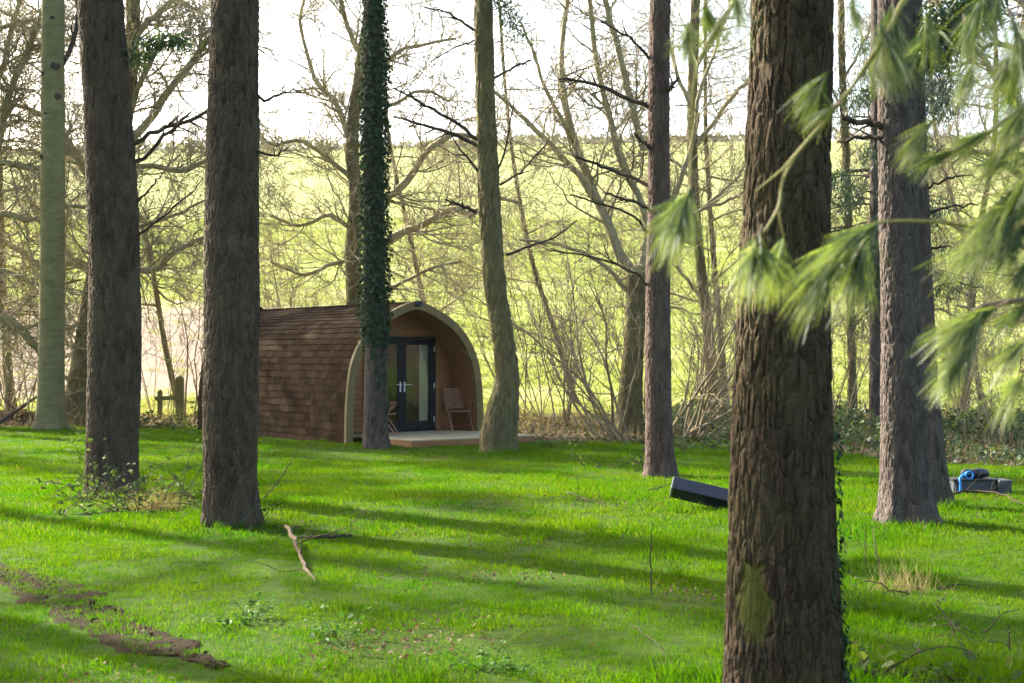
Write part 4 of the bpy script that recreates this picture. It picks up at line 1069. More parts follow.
M['deckwood'] = mat_wood('grey_deck_board', (0.33, 0.265, 0.15), (0.47, 0.39, 0.235), (.15, 1, 1), .8, 22)
M['chairwood'] = mat_wood('chair_hardwood', (0.25, 0.12, 0.07), (0.43, 0.235, 0.145), (.2, 1, 1), .55, 25)
M['doorpaint'] = mat_plain('slate_door_paint', (0.006, 0.0075, 0.0095), (0.010, 0.0125, 0.015), 20, .5, spec=.2)
M['chrome'] = mat_plain('brushed_metal', (.55, .55, .56), (.7, .7, .7), 30, .3, spec=.6)
M['black'] = mat_plain('black_plastic', (.008, .010, .013), (.016, .019, .024), 30, .4, spec=.5)
M['cloth'] = mat_plain('cream_curtain', (.58, .54, .42), (.70, .66, .52), 40, .95)
M['moss_post'] = mat_wood('mossy_post', (0.09, 0.085, 0.03), (0.19, 0.18, 0.06), (1, 1, .2), .9, 16)
t = NT('door_glass')
fr = t.n('ShaderNodeFresnel', inp={'IOR': 1.5}).outputs[0]
wob = t.bump(t.noise(t.coord((1, 1, .3)), 2.2, 2, .5), .10, .02)
gl = t.n('ShaderNodeBsdfGlossy', inp={'Roughness': .015, 'Normal': wob}); tp = t.n('ShaderNodeBsdfTransparent', inp={'Color': (.9, .92, .9, 1)})
mx = t.n('ShaderNodeMixShader', inp={0: t.math('ADD', t.math('MULTIPLY', fr, 1.0), .035, True), 1: tp.outputs[0], 2: gl.outputs[0]}); t.l(mx.outputs[0], t.out.inputs[0])
M['glass'] = t.m

# shell with lining, back closed
mb = MB()
sarr = np.linspace(0, ST, 40)
for sg in (-1, 1):
    q = prof_at(sarr); nn = prof_n(sarr)
    for off, flip in ((-.012, 0), (-.10, 1)):
        p = q + nn * off
        a0 = np.stack([sg * p[:, 0], np.full(40, 0.0), p[:, 1]], 1); a1 = a0.copy(); a1[:, 1] = PL - .02
        v = np.concatenate([a0, a1]); k = np.arange(39)
        mb.add(v, np.stack([k, k + 1, k + 41, k + 40], 1))
mb.build('lining', M['cladding'], pod, True)
mb = MB(); p = prof_at(sarr)
ring = np.concatenate([np.stack([p[:, 0], p[:, 1]], 1), np.stack([-p[::-1, 0], p[::-1, 1]], 1)[1:]])
v = np.concatenate([np.column_stack([ring[:, 0], np.full(len(ring), PL - .03), ring[:, 1]]), [[0, PL - .03, 1.2]]])
k = np.arange(len(ring)); mb.add(v, np.stack([k, (k + 1) % len(ring), np.full(len(ring), len(ring))], 1)); mb.build('back_wall', M['cladding'], pod)
# shingle courses: real stepped tabs
mb = MB(); rng = np.random.default_rng(3)
expo = .150; nc = int(ST / expo); 
for sg in (-1, 1):
    for c in range(nc + 1):
        s0 = c * expo - .01; s1 = min(s0 + expo + .03, ST)
        tw = .22; y = -.015 - (c % 2) * tw / 2 - rng.uniform(0, .1); 
        while y < PL - .01:
            ya, yb = max(y, -.02), min(y + tw - .004, PL); y += tw
            if yb - ya < .03: continue
            sa = max(s0 + rng.normal(0, .006), 0)
            A, NA = prof_at(np.array([sa])), prof_n(np.array([max(sa, .03)])); m_ = (sa + s1) / 2
            Mi, NM = prof_at(np.array([m_])), prof_n(np.array([m_])); B, NB = prof_at(np.array([s1])), prof_n(np.array([min(s1, ST - .03)]))
            oa = .021 + rng.normal(0, .002)
            rows_ = [A + NA * .0, A + NA * oa, Mi + NM * (oa * .62), B + NB * .004]
            v = []
            for yy in (ya, yb):
                for rr in rows_: v.append([sg * rr[0, 0], yy, rr[0, 1]])
            mb.add(v, [[0, 1, 5, 4], [1, 2, 6, 5], [2, 3, 7, 6]], rnd=rng.uniform(0, 1))
            mb.add([v[0], v[1], v[2], v[3], v[4], v[5], v[6], v[7]], [[0, 1, 2, 3], [4, 7, 6, 5]], rnd=.5)
roof = mb.build('roof', M['shingle'], pod)
mb = MB(); mb.box((0, PL / 2 + .02, PH + .012), (.16, PL - .04, .03), bev=.008); mb.box((0, PL + .02, PH + .03), (.14, .10, .10), Matrix.Rotation(R(45), 3, 'Y'), .01)
mb.build('ridge_cap', M['shingle'], pod)
# arched fascia
mb = MB(); nF = 60; s_ = np.linspace(0, ST - .02, nF); q = prof_at(s_); nn = prof_n(s_)
outer, inner = q + nn * .045, q - nn * .125
inner[:, 0] = np.maximum(inner[:, 0], 0); outer[:, 0] = np.maximum(outer[:, 0], 0)
inner[-1] = [0, PH - .14]; outer[-1] = [0, PH + .055]
for sg in (-1, 1):
    v = []
    for yy in (-.10, -.022):
        for pt in (outer, inner): v.append(np.column_stack([sg * pt[:, 0], np.full(nF, yy), pt[:, 1]]))
    v = np.concatenate(v); k = np.arange(nF - 1); O0, I0, O1, I1 = 0, nF, 2 * nF, 3 * nF
    mb.add(v, np.concatenate([np.stack([a + k, a + k + 1, b + k + 1, b + k], 1) for a, b in ((O0, I0), (O1, I1), (O0, O1), (I0, I1))]))
mb.build('arch_trim', M['trimwood'], pod)
# front wall of horizontal boards, recessed
WV = .80; DL, DR, DT, DB = -.68, 1.09, 2.215, .165
mb = MB(); z = .05
while z < PH - .2:
    h = min(.118, PH - .16 - z); w_ = min(half_w(z, .1), half_w(z + h, .1)); cz = z + h / 2
    rngs = [(-w_, DL - .09), (DR + .09, w_)] if z + h < DT + .1 else [(-w_, w_)]
    for a_, b_ in rngs:
        if b_ - a_ > .05: mb.box(((a_ + b_) / 2, WV + .03, cz), (b_ - a_, .022, h - .016), bev=.007)
    z += .118
v = np.column_stack([ring[:, 0] * .96, np.full(len(ring), WV + .045), ring[:, 1] * .96])
keep_top = [[x_, WV + .046, z_] for x_, z_ in ((-HW * .96, .0), (DL, .0), (DL, DT), (DR, DT), (DR, 0), (HW * .96, 0))]
zz = np.linspace(0, PH - .12, 40)
for a_, b_, side in ((0, 0, -1), (0, 0, 1)):
    xi = DL if side < 0 else DR
    out_ = np.array([[side * max(half_w(q_, .07), abs(xi) + .0 if q_ < DT else 0.0), WV + .046, q_] for q_ in zz]); inn_ = np.array([[xi if q_ < DT else 0.0, WV + .046, q_] for q_ in zz])
    v = np.concatenate([out_, inn_]); k = np.arange(39); mb.add(v, np.stack([k, k + 1, k + 41, k + 40], 1))
mb.build('front_wall', M['cladding'], pod)
mb = MB()
for x_ in (DL - .045, DR + .045): mb.box((x_, WV + .012, (DT + DB) / 2 + .03), (.085, .03, DT - DB + .06), bev=.006)
mb.box(((DL + DR) / 2, WV + .010, DT + .085), (DR - DL + .17, .034, .085), bev=.006)
mb.build('door_surround', M['cladding'], pod)
df = MB()
for x_ in (DL + .03, DR - .03): df.box((x_, WV + .02, (DT + DB) / 2), (.06, .07, DT - DB), bev=.006)
df.box(((DL + DR) / 2, WV + .022, DT - .025), (DR - DL - .125, .066, .05), bev=.006); df.box(((DL + DR) / 2, WV + .022, DB + .02), (DR - DL - .125, .066, .04), bev=.006)
df.build('door_frame', M['doorpaint'], pod)
mid = (DL + DR) / 2
for a_, b_, hs in ((DL + .063, mid - .003, 1), (mid + .003, DR - .063, -1)):
    d_ = MB(); zb, zt = DB + .045, DT - .053; st_ = .105; zb2 = zb + .06
    for x_ in (a_ + st_ / 2, b_ - st_ / 2): d_.box((x_, WV + .008, (zb + zt) / 2), (st_, .05, zt - zb), bev=.006)
    d_.box(((a_ + b_) / 2, WV + .009, zt - .06), (b_ - a_ - 2 * st_ - .002, .046, .118), bev=.006)
    d_.box(((a_ + b_) / 2, WV + .009, zb + .085), (b_ - a_ - 2 * st_ - .002, .046, .168), bev=.006)
    do = d_.build('door', M['doorpaint'], pod)
    gm = MB(); gm.box(((a_ + b_) / 2, WV + .012, (zb + .17 + zt - .12) / 2), (b_ - a_ - 2 * st_ + .01, .012, zt - zb - .28)); gm.build('pane', M['glass'], do)
    hx = (b_ - .05) if hs > 0 else (a_ + .05)
    hm = MB(); hm.box((hx, WV - .022, 1.13), (.035, .012, .22), bev=.004); hm.tube([(hx, WV - .02, 1.18), (hx, WV - .075, 1.18), (hx - hs * .13, WV - .08, 1.18)], [.009, .009, .009], 8); hm.build('handle', M['chrome'], do)
    for hz in (.42, 1.15, 1.95):
        hx2 = a_ - .01 if hs > 0 else b_ + .01
        h_ = MB(); h_.tube([(hx2, WV - .028, hz - .055), (hx2, WV - .028, hz + .055)], [.013, .013], 8); h_.build('hinge', M['chrome'], do)
# curtains just behind the glass and the floor inside
for x0_, x1_ in ((mid + .50, DR - .02), (DL + .02, DL + .30)):
    xs = np.linspace(x0_, x1_, 60); wv = .025 * np.sin(xs * 62) + .012 * np.sin(xs * 31 + 1)
    v = np.concatenate([np.column_stack([xs, WV + .085 + wv, np.full(60, .2)]), np.column_stack([xs, WV + .085 + wv * .7, np.full(60, 2.16)])]); k = np.arange(59)
    mb = MB(); mb.add(v, np.stack([k, k + 1, k + 61, k + 60], 1)); mb.build('curtain', M['cloth'], pod, True)
mb = MB(); mb.box((0, PL / 2 + .4, .10), (2 * HW - .26, PL - .9, .1)); mb.build('floor', M['deckwood'], pod)
# flood light at the peak
mb = MB(); mb.box((0, -.155, PH - .02), (.13, .07, .10), Matrix.Rotation(R(-20), 3, 'X'), .012); mb.box((0, -.115, PH - .04), (.05, .05, .05), bev=.008)
fl = mb.build('flood_light', M['black'], pod)
mb = MB(); mb.box((0, -.193, PH - .010), (.105, .006, .07), Matrix.Rotation(R(-20), 3, 'X')); mb.build('lens', M['greyend'] if 'greyend' in M else M['doorpaint'], fl)

# ------------------------------------------------------------------ deck
def pod_world(s, v, z=0.0):
    return (POD_C[0] + PA[0] * s + PN[0] * v, POD_C[1] + PA[1] * s + PN[1] * v, POD_Z + z)
deck = thing('deck', pod_world(0.15, -1.0), 'low pale timber deck in front of the cabin doors', 'deck', rz=PHI)
mb = MB(); y_ = -.95; rng = np.random.default_rng(8)
while y_ < 1.70:
    wide = 3.10 if y_ < .90 else 2.95
    mb.box((0 if y_ < .90 else -.15, y_ + .068, .152 + rng.normal(0, .0015)), (wide, .132, .028), bev=.004); y_ += .14
mb.build('boards', M['deckwood'], deck)
mb = MB(); mb.box((0, -.935, .065), (3.06, .035, .140), bev=.004); mb.build('front_skirt', M['cladding'], deck)
for sx in (-1, 1):
    mb = MB(); mb.box((sx * 1.515, -.02, .065), (.035, 1.78, .138), bev=.004); mb.build('side_skirt', M['cladding'], deck)
for sx in (-1.45, 0, 1.45):
    mb = MB(); mb.box((sx, -.86, .02), (.09, .09, .24), bev=.006); mb.build('post', M['deckwood'], deck)

# ------------------------------------------------------------------ folding slatted chairs
def make_chair(label, loc, rz):
    c = thing('folding_chair', loc, label, 'chair', 'wooden folding chairs on the deck', rz)
    Rx = lambda a: np.array(Matrix.Rotation(R(a), 3, 'X'))
    mb = MB()
    for i_ in range(9):
        u = .03 + i_ * .052
        mb.box((0, .22 + u * math.sin(R(17)), .47 + u * math.cos(R(17))), (.44, .016, .033), Rx(-17), .003)
    mb.build('backrest', M['chairwood'], c)
    mb = MB()
    for i_ in range(8): mb.box((0, -.20 + i_ * .053, .435 - i_ * .006), (.42, .036, .018), Rx(-6), .003)
    mb.build('seat', M['chairwood'], c)
    for sx in (-.235, .235):
        mb = MB(); mb.tube([(sx, -.26, 0), (sx, .02, .40), (sx, .24, .50), (sx, .385, .97)], [.016, .017, .017, .015], 8); mb.build('back_leg', M['chairwood'], c)
        mb = MB(); mb.tube([(sx * .88, .30, 0), (sx * .88, .05, .36), (sx * .88, -.20, .62)], [.016, .017, .016], 8); mb.build('front_leg', M['chairwood'], c)
        mb = MB(); mb.box((sx * 1.06, .03, .645), (.05, .50, .022), Rx(-3), .006); mb.build('armrest', M['chairwood'], c)
    mb = MB(); mb.tube([(-.2, .27, .07), (.2, .27, .07)], [.011, .011], 8); mb.build('stretcher', M['chairwood'], c)
    return c
make_chair('wooden folding chair on the porch right of the glazed doors', pod_world(1.36, .28, .168), PHI + R(-18))
make_chair('wooden folding chair half hidden behind the ivy wrapped trunk', pod_world(-.78, -.05, .168), PHI + R(48))

# ------------------------------------------------------------------ old fence posts by the field
fx = ground_at(170, 419); fx = np.array([XatY(170, 41.0), 41.0, gz1(XatY(170, 41.0), 41.0)])
fence = thing('fence', fx, 'two mossy wooden posts with a rail at the field edge', 'fence')
for px_, top_, wd_ in ((180, 377, .21), (160, 391, .13)):
    x_ = XatY(px_, 41.0); zt = CAMZ + (HOR - top_) / F * 41.0
    mb = MB(); mb.box((x_, 41.0, (zt + fx[2] - .2) / 2), (wd_, wd_, zt - fx[2] + .2), bev=.02)
    mb.tube([(x_, 41.0, zt - .01), (x_ + .01, 41.0, zt + .05)], [wd_ * .45, wd_ * .15], 6)
    mb.build('post', M['moss_post'], fence, False, fx)
zr = CAMZ + (HOR - 398) / F * 41.0
mb = MB(); mb.box(((XatY(157, 41) + XatY(177, 41)) / 2, 40.9, zr), (XatY(177, 41) - XatY(155, 41), .05, .12), Matrix.Rotation(R(-2), 3, 'Y'), .008); mb.build('rail', M['moss_post'], fence, False, fx)

# ------------------------------------------------------------------ tipped black box and the trough on the right
bx = np.array([XatY(716, 15.5), 15.5, gz1(XatY(716, 15.5), 15.5)])
tb = thing('storage_box', bx, 'black plastic box tipped on its edge, half hidden behind the nearest trunk', 'box')
M['boxtop'] = mat_plain('dull_black_lid', (.010, .014, .022), (.016, .021, .030), 40, .45, spec=.4)
M['greyend'] = mat_plain('grey_end_cap', (.10, .105, .11), (.16, .165, .17), 20, .6)
tilt = Matrix.Rotation(R(-7), 3, 'Z') @ Matrix.Rotation(R(12.5), 3, 'Y') @ Matrix.Rotation(R(38), 3, 'X')
off_ = np.array([.14, 0, .085])
def tbox(c, s_, b=.012):
    m_ = MB(); m_.box(np.array(tilt @ Vector(c)) + off_, s_, np.array(tilt), b); return m_
tbox((0, 0, -.012), (1.24, .17, .135)).build('body', M['black'], tb)
tbox((0, 0, .068), (1.26, .19, .024), .008).build('lid', M['boxtop'], tb)
m_ = MB(); m_.box(np.array(tilt @ Vector((-.632, .0, .0))) + off_, (.018, .185, .165), np.array(tilt), .006); m_.build('end_cap', M['greyend'], tb)
tx = np.array([XatY(980, 17.4), 17.4, gz1(XatY(980, 17.4), 17.4)])
tr_ = thing('trough', tx, 'dark grey plastic trough lying in the grass behind the leaning pine', 'trough')
M['trough'] = mat_plain('grey_blue_plastic', (.035, .042, .052), (.06, .07, .085), 15, .55)
mb = MB(); mb.box((-.09, .05, .10), (.52, .28, .15), None, .015); mb.build('body', M['trough'], tr_)
mb = MB(); mb.box((-.09, .05, .18), (.56, .32, .022), None, .008); mb.build('rim', M['black'], tr_)
mb = MB(); mb.box((.255, -.02, .10), (.16, .30, .17), None, .02); mb.build('end_block', M['trough'], tr_)
bgx = thing('bag', tx + np.array([-.05, .05, .191]), 'rolled black bag lying on top of the grey trough', 'bag')
mb = MB(); xs = np.linspace(-.17, .17, 14); mb.tube(np.column_stack([xs, 0 * xs, .055 + .006 * np.sin(xs * 20)]), .062 * (1 - (np.abs(xs) / .19) ** 6) + .004 * np.sin(xs * 40), 14); mb.build('roll', M['black'], bgx, True)
M['blue'] = mat_plain('blue_webbing', (.01, .16, .50), (.02, .26, .66), 60, .6)
sp = thing('strap', tx + np.array([-.23, -.10, 0.0]), 'bright blue strap hooked over the end of the trough', 'strap')
mb = MB(); mb.tube(spline(np.array([[-.06, -.04, .02], [-.055, -.05, .10], [-.05, -.01, .195], [.01, .05, .235], [.07, .09, .26], [.08, .12, .21]]), 24), .016, 8); mb.build('band', M['blue'], sp, True)
mb = MB(); aa = np.linspace(0, 2 * math.pi, 22); mb.tube(np.column_stack([.075 + .045 * np.cos(aa), 0 * aa + .02, .235 + .045 * np.sin(aa)]), .011, 7); mb.build('loop', M['blue'], sp, True)

# ------------------------------------------------------------------ sticks on the lawn
def stick(name, label, pts, rad, mat, twigs=3, seed=1, group=None, cat='stick'):
    rng = np.random.default_rng(seed); pts = np.asarray(pts, float)
    base = pts[0].copy(); A = spline(np.column_stack([pts, rad]), 18)
    A[1:-1, :3] += rng.normal(0, .006, (16, 3))
    mb = MB(); mb.tube(A[:, :3], np.maximum(A[:, 3], .0015), 8)
    if twigs:
        L = np.linalg.norm(np.diff(A[:, :3], axis=0), axis=1).sum()
        pos, nd, L1, r1 = spawn(A[None, :, :3], A[None, :, 3], np.array([twigs]), .2, .8, .3, rng, np.array([L]), .002, .5)
        P1, R1 = grow(pos, nd, L1, r1, 6, .15, .05, rng); v, f = tubes(P1, np.maximum(R1, .0015), 4); mb.add(v, f)
    o = mb.build(name, mat, None, True, base); return tag(o, label, cat, group)
def gp(px, py, h=0.0):
    q = ground_at(px, py); q[2] += h; return q
M['pale_stick'] = mat_bark('peeled_stick', (.06, .045, .03), (.16, .12, .075), (.28, .21, .14), .4, 3)
stick('broken_branch', 'thick pale broken branch lying on the grass right of the pine', [gp(286, 543, .15), gp(292, 548, .12), gp(299, 560, .05), gp(306, 572, .04), gp(316, 582, .0)], [.016, .019, .017, .014, .009], M['pale_stick'], 4, 3, cat='branch')
stick('stick', 'dark horizontal stick on the grass right of the broken branch', [gp(300, 541, .03), gp(325, 543, .06), gp(352, 541, .05)], [.012, .016, .008], M['twig_dark'], 5, 4)
stick('stick', 'thin stick arching out of the grass right of the lit pine', [gp(262, 500, .0), gp(272, 499, .12), gp(284, 498, .30), gp(293, 497, .46), gp(298, 496, .58)], [.008, .008, .007, .005, .003], M['twig_dark'], 1, 5)
stick('stick', 'thin bare stem standing upright in front of the tipped box', [gp(651, 598, .0), gp(651, 597, .25), gp(652, 597, .52)], [.005, .005, .003], M['twig_dark'], 0, 6)
stick('stick', 'thin twig slanting behind the tipped black box', [gp(640, 492, .0), gp(660, 491, .05), gp(682, 490, .13)], [.008, .007, .003], M['twig_dark'], 3, 7)
stick('stick', 'fallen branch lying in the grass before the grey trough', [gp(936, 505, .06), gp(965, 500, .10), gp(1000, 503, .10), (gp(1030, 510, .03))], [.015, .013, .011, .006], M['twig_dark'], 9, 8)
stick('stick', 'thin leaning stem in the lawn below the right pine', [gp(884, 590, 0), gp(878, 575, .12), gp(872, 560, .28)], [.005, .004, .003], M['twig_dark'], 3, 9)
stick('stick', 'short dark twig lying in the lower middle of the lawn', [gp(632, 628, .02), gp(650, 648, .06), gp(672, 672, .04)], [.0025, .0025, .0015], M['twig_dark'], 2, 10)
stick('stick', 'upright dead stem just right of the nearest trunk', [gp(866, 566, 0), gp(866, 565, .18), gp(865, 564, .33)], [.004, .004, .002], M['twig_dark'], 1, 11)
stick('stick', 'short twig lying on the lawn in front of the curved trunk', [gp(566, 495, .03), gp(576, 499, .05), gp(590, 503, .02)], [.008, .008, .004], M['twig_dark'], 1, 12)
stick('stick', 'dark fallen limb poking out of the leaves by the beech foot', [gp(-5, 432, .15), gp(20, 428, .5), gp(48, 418, .85)], [.05, .05, .03], M['twig_dark'], 4, 13)

# ------------------------------------------------------------------ brambles and low plants
def bramble(label, px, py, seed, n, reach, leafn, leafs, rise=.8, dry=0, group='brambles in the lawn', rad=.006, dirv=(0, 0), name='bramble_bush', mat='bramble', brad=.2):
    rng = np.random.default_rng(seed); base = ground_at(px, py); root = thing(name, base, label, 'bramble', group)
    st = base + np.column_stack([rng.normal(0, brad, (n, 2)), np.full(n, -.02)])
    d = np.column_stack([rng.normal(dirv[0], .8, n), rng.normal(dirv[1], .5, n), np.full(n, rise)])
    L = reach * rng.uniform(.5, 1.2, n)
    P0, R0 = grow(st, d, L, np.full(n, rad), 10, .1, -.17, rng, .6)
    P0[..., 2] = np.maximum(P0[..., 2], base[2] + .01)
    mb = MB(); v, f = tubes(P0, R0, 5); mb.add(v, f); mb.build('stems', M['twig_dark'], root, True, base)
    E = P0[:, 2:].reshape(-1, 3)[rng.integers(0, n * 8, leafn)] + rng.normal(0, .022, (leafn, 3))
    v, f, rn = leaves(E, rng.normal(0, .55, (leafn, 3)) + np.array([0, -.2, .9]), rng.uniform(.6, 1.2, leafn) * leafs, rng)
    mb = MB(); mb.add(v, f, rnd=rn); mb.build('leaves', M[mat], root, False, base)
    if dry:
        E = base + np.column_stack([rng.normal(.0, .14, dry), rng.normal(-.05, .1, dry), np.zeros(dry)])
        v, f, rn = leaves(E, np.column_stack([rng.standard_normal((dry, 2)), np.zeros(dry)]), rng.uniform(.12, .34, dry), rng, 'tri', roll=np.column_stack([rng.normal(.2, .6, (dry, 2)), np.ones(dry)]))
        vv = v.reshape(-1, 3, 3); m2 = (vv[:, 0] + vv[:, 2]) / 2; hf = (vv[:, 0] - vv[:, 2]) / 2; hf *= .002 / (np.linalg.norm(hf, axis=1, keepdims=True) + 1e-9); vv[:, 0] = m2 + hf; vv[:, 2] = m2 - hf
        mb = MB(); mb.add(vv.reshape(-1, 3), f, rnd=rn); mb.build('dry_grass', M['drygrass'], root, False, base)
    return root
bramble('sprawling bramble with dry grass between the two left pines', 156, 510, 51, 40, 1.0, 420, .075, dry=420, brad=.30)
bramble('bramble trailing left from the foot of the left pine', 104, 500, 52, 24, .95, 260, .075, dirv=(-.5, -.1), dry=30)
bramble('few bramble stems at the foot of the pine by the broken branch', 262, 530, 53, 10, .5, 40, .05, dirv=(.6, .1))
bramble('dark green bramble runner at the foot of the nearest trunk', 872, 676, 54, 9, .62, 70, .085, dirv=(.9, .0), rise=.6, brad=.06)
bramble('straggly bramble with grey leaves in the lower right lawn', 978, 640, 55, 6, .42, 42, .042, dirv=(-.4, .2), rise=1.1, brad=.1)
bramble('low bramble on the lawn in front of the slim reddish pine', 632, 470, 56, 14, .6, 130, .075, brad=.3)
bramble('leafy bramble under the mossy fence posts', 160, 428, 57, 22, 1.2, 420, .10, brad=.55)
bramble('leafy bramble patch behind the slim reddish pine', 716, 448, 58, 26, 1.2, 520, .10, brad=.8, mat='cover')
bramble('small bramble with dry grass in the right lawn', 905, 590, 59, 7, .35, 26, .03, dry=140, brad=.12)
bramble('small plants at the cabin wall foot', 336, 441, 60, 8, .35, 60, .06, brad=.25)
# brush heap of dead leaves and sticks left of the beech
hb = ground_at(14, 424); heap = thing('brush_heap', hb, 'low heap of brown leaves and sticks left of the beech', 'brush heap')
rng = np.random.default_rng(90); n = 2600; xx = rng.normal(0, .75, n); yy = rng.normal(0, .5, n); hh = .38 * np.exp(-(xx / 1.0) ** 2 - (yy / .6) ** 2)
v, f, rn = leaves(np.column_stack([hb[0] + xx, hb[1] + yy, hb[2] + hh * rng.uniform(.5, 1.05, n) + .02]), rng.normal(0, .6, (n, 3)) + np.array([0, -.2, 1]), rng.uniform(.06, .13, n), rng)
mb = MB(); mb.add(v, f, rnd=rn); mb.build('dead_leaves', M['litter'], heap, False, hb)
n = 40; P0, R0 = grow(hb + np.column_stack([rng.normal(0, .6, n), rng.normal(0, .4, n), np.full(n, .1)]), rng.normal(0, 1, (n, 3)) * np.array([1, 1, .4]) + np.array([0, 0, .25]), rng.uniform(.5, 1.3, n), np.full(n, .014), 6, .12, -.03, rng)
mb = MB(); v, f = tubes(P0, R0, 5); mb.add(v, f); mb.build('sticks', M['twig_dark'], heap, True, hb)
# broad leaved weeds in the lawn
WL = [('weed with feathery pale leaves in the lower left lawn', 247, 622, 60, .055), ('feathery weed at the bottom edge of the lawn', 492, 672, 50, .045), ('weed just right of the nearest trunk in the grass', 852, 612, 40, .04),
      ('weed right of the broken branch, low in the grass', 330, 640, 44, .05), ('tall nettle like weed in front of the deck right end', 548, 447, 70, .07)]
for k, (lb, px_, py_, nl_, sz_) in enumerate(WL):
    rng = np.random.default_rng(200 + k); b_ = ground_at(px_, py_); root = thing('weed_plant', b_, lb, 'weed', 'broad leaved weeds in the lawn')
    n = 12; P0, R0 = grow(b_ + np.column_stack([rng.normal(0, .06, (n, 2)), np.zeros(n)]), np.column_stack([rng.normal(0, .8, (n, 2)), np.ones(n)]), rng.uniform(.12, .26, n), np.full(n, .003), 6, .1, -.1, rng)
    mb = MB(); v, f = tubes(P0, R0, 4); mb.add(v, f); mb.build('stems', M['weed'], root, True, b_)
    E = P0[:, 2:].reshape(-1, 3)[rng.integers(0, n * 4, nl_ * 2)] + rng.normal(0, .015, (nl_ * 2, 3))
    v, f, rn = leaves(E, rng.normal(0, .3, (nl_ * 2, 3)) + np.array([0, -.1, 1]), rng.uniform(.5, 1.1, nl_ * 2) * sz_, rng)
    mb = MB(); mb.add(v, f, rnd=rn); mb.build('leaves', M['weed'], root, False, b_)

# ------------------------------------------------------------------ soft needled pine whose boughs hang into the picture
fy = 3.1
fb = np.array([2.35, 3.5, gz1(2.35, 3.5)])
fp = thing('pine_tree', fb, 'soft long needled pine whose blurred boughs hang across the upper right', 'tree')
trunk_mesh([[2.35, 3.5, fb[2] - .05, .13], [2.36, 3.5, 2.0, .11], [2.33, 3.52, 4.2, .085], [2.35, 3.5, 6.5, .05]], 160, 48, (16, .25, .007), .3, .3, 44).build('trunk', M['pine_grey'], fp, True, fb)
def BP(px, py, Y): return P(px, py, Y)
TW = [  # polylines (px,py,Y,radius m), material
    ([(1560, -260, 3.5, .020), (1250, -160, 3.0, .014), (1000, -70, 2.7, .009), (915, -12, 2.6, .0062), (885, 38, 2.55, .0052), (868, 62, 2.55, .0048), (845, 98, 2.55, .0045), (822, 124, 2.55, .0043), (800, 150, 2.55, .004), (775, 178, 2.55, .0028), (756, 191, 2.55, .0016)], 'yellow_twig'),
    ([(795, 157, 2.55, .0034), (783, 180, 2.54, .003), (779, 205, 2.53, .0028), (768, 226, 2.52, .0024), (757, 240, 2.52, .0018)], 'yellow_twig'),
    ([(779, 205, 2.53, .0024), (780, 220, 2.53, .002), (784, 236, 2.53, .0014)], 'yellow_twig'),
    ([(1480, 60, 3.5, .018), (1200, 60, 3.1, .012), (1080, 76, 2.9, .0085), (1020, 110, 2.8, .0065), (990, 132, 2.8, .0055), (960, 150, 2.8, .0045), (930, 160, 2.8, .0035), (905, 168, 2.8, .0022)], 'brown_twig'),
    ([(1500, 150, 3.4, .016), (1180, 190, 2.8, .010), (1080, 225, 2.6, .007), (1010, 232, 2.55, .005), (940, 222, 2.5, .0035), (880, 222, 2.5, .0028), (850, 232, 2.5, .002)], 'yellow_twig'),
    ([(1450, 250, 3.3, .014), (1160, 270, 2.7, .009), (1070, 290, 2.5, .0065), (1020, 300, 2.45, .0052), (985, 305, 2.45, .004), (960, 318, 2.45, .0025)], 'brown_twig'),
    ([(1400, 60, 3.2, .012), (1140, -40, 2.3, .008), (900, -60, 2.2, .0055), (760, -30, 2.2, .004), (706, -2, 2.2, .003), (694, 18, 2.2, .0018)], 'yellow_twig'),
    ([(756, -32, 2.2, .0035), (700, 60, 2.25, .003), (692, 140, 2.3, .0025), (690, 190, 2.3, .0018)], 'yellow_twig'),
    ([(1420, 330, 3.2, .012), (1150, 345, 2.7, .008), (1060, 360, 2.6, .006), (1020, 372, 2.6, .004)], 'brown_twig'),
    ([(1100, 40, 2.7, .006), (1050, 20, 2.6, .004), (1008, 14, 2.6, .003)], 'brown_twig')]
for k, (pl, mt) in enumerate(TW):
    A = np.array([[*BP(a_, b_, y_), r_] for a_, b_, y_, r_ in pl])
    if k in (0, 3, 4, 5, 6, 8): A[0, :3] = [2.35, 3.5, A[0, 2]]
    A[:, 3] *= .9; S_ = spline(A, 40); mb = MB(); mb.tube(S_[:, :3], S_[:, 3], 8); mb.build('branch', M[mt], fp, True, fb)
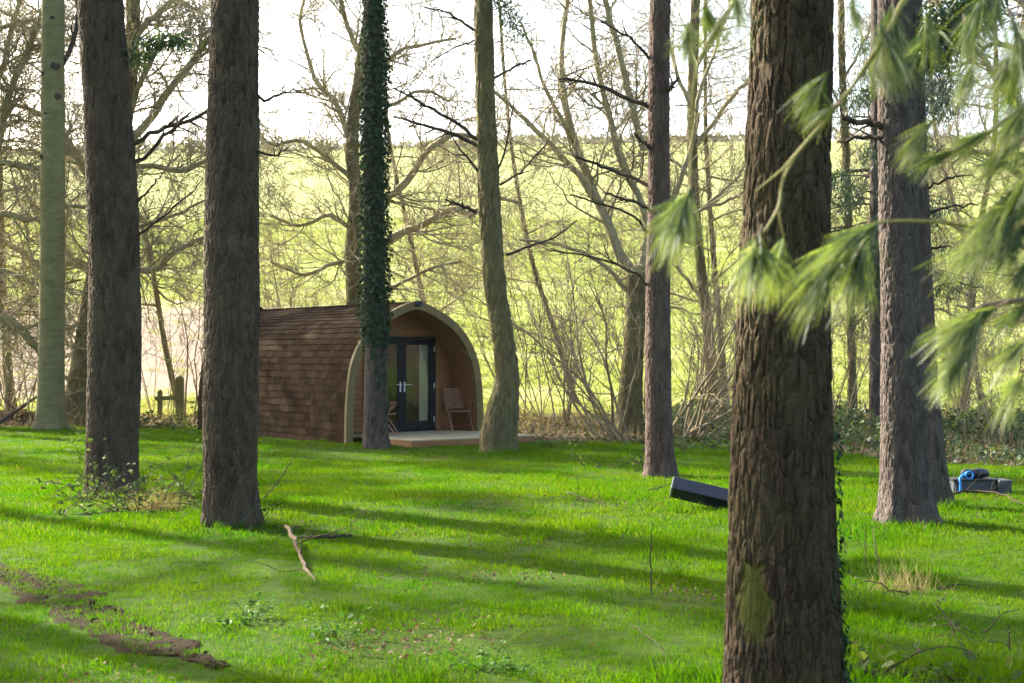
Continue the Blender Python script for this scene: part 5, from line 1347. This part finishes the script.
CL = [  # needle brushes: base px, tip px, Y, count, spread
    (893, 2, 882, 62, 2.58, 300, .20), (880, 22, 902, 84, 2.56, 230, .20), (868, 62, 893, 82, 2.55, 120, .2), (830, 70, 797, 108, 2.55, 230, .16), (838, 104, 812, 116, 2.55, 60, .2),
    (704, 0, 716, 44, 2.2, 130, .2), (690, 186, 668, 262, 2.3, 260, .19), (692, 190, 660, 240, 2.3, 120, .2), (760, 232, 742, 292, 2.52, 240, .22), (784, 236, 770, 300, 2.53, 220, .22), (757, 240, 778, 282, 2.5, 110, .25),
    (880, 222, 822, 252, 2.5, 240, .17), (852, 232, 790, 300, 2.48, 330, .15), (860, 236, 795, 290, 2.46, 200, .18), (868, 228, 846, 310, 2.52, 280, .18), 
    (935, 118, 898, 158, 2.7, 200, .18), (955, 150, 915, 166, 2.75, 120, .2), (992, 130, 948, 150, 2.75, 190, .16), (1022, 140, 975, 178, 2.6, 200, .18),
    (1030, 175, 965, 250, 2.5, 330, .15), (1040, 205, 975, 228, 2.5, 230, .15), (1030, 220, 990, 272, 2.5, 200, .18), (1010, 232, 940, 262, 2.52, 160, .16),
    (988, 304, 948, 352, 2.45, 260, .17), (1000, 305, 925, 338, 2.45, 280, .13), (975, 345, 930, 392, 2.45, 260, .15), (1036, 300, 990, 330, 2.45, 170, .18), (1026, 372, 998, 406, 2.6, 150, .17),
    (1012, 16, 1030, 70, 2.6, 150, .2), (1015, 80, 1000, 120, 2.8, 110, .22), (1050, 60, 1010, 64, 2.6, 110, .2), (1060, 130, 1015, 220, 2.45, 180, .18), (1075, 300, 1030, 345, 2.5, 140, .18), (940, 30, 905, 60, 2.6, 90, .2), (965, 20, 975, 70, 2.7, 130, .2), (985, -10, 965, 50, 2.6, 130, .2), (1030, 40, 985, 90, 2.55, 160, .18), (1035, 95, 990, 150, 2.55, 170, .18),
    (1040, 250, 1000, 300, 2.4, 190, .18), (1045, 150, 1005, 160, 2.5, 150, .2), (735, -6, 742, 30, 2.2, 90, .22), (690, 20, 684, 60, 2.2, 110, .22), (1030, 335, 985, 378, 2.45, 150, .18), (925, 10, 938, 66, 2.6, 110, .22), (1000, -8, 990, 34, 2.6, 120, .22), (1018, 52, 1002, 96, 2.7, 120, .2), (975, 62, 955, 100, 2.7, 110, .2), (1026, 110, 1008, 150, 2.7, 120, .2), (850, -8, 858, 30, 2.5, 80, .22)]
rng = np.random.default_rng(66)
for k, (bx_, by_, tx_, ty_, Y_, n_, sp_) in enumerate(CL):
    b_ = BP(bx_, by_, Y_ + rng.normal(0, .03)); e_ = BP(tx_, ty_, Y_ + rng.normal(0, .05))
    d_ = e_ - b_; L_ = max(np.linalg.norm(d_) * .95, .085)
    v, f, rn = needles(b_, d_, int(n_ * .7), L_ * .94, sp_ * 1.45, .0016, rng, .38, .42)
    # a few whole brushes are paler, some darker
    mb = MB(); mb.add(v, f, rnd=np.clip(rn + rng.uniform(-.12, .22), 0, 1)); mb.build('needle_cluster', M['needle'], fp, True, fb)
    if by_ > 0 and k % 2 == 0:
        mb = MB(); mb.tube(np.stack([b_ - d_ * .12, b_ + d_ * .22]), [.0028, .0018], 6); mb.build('shoot', M['brown_twig'], fp, True, fb)
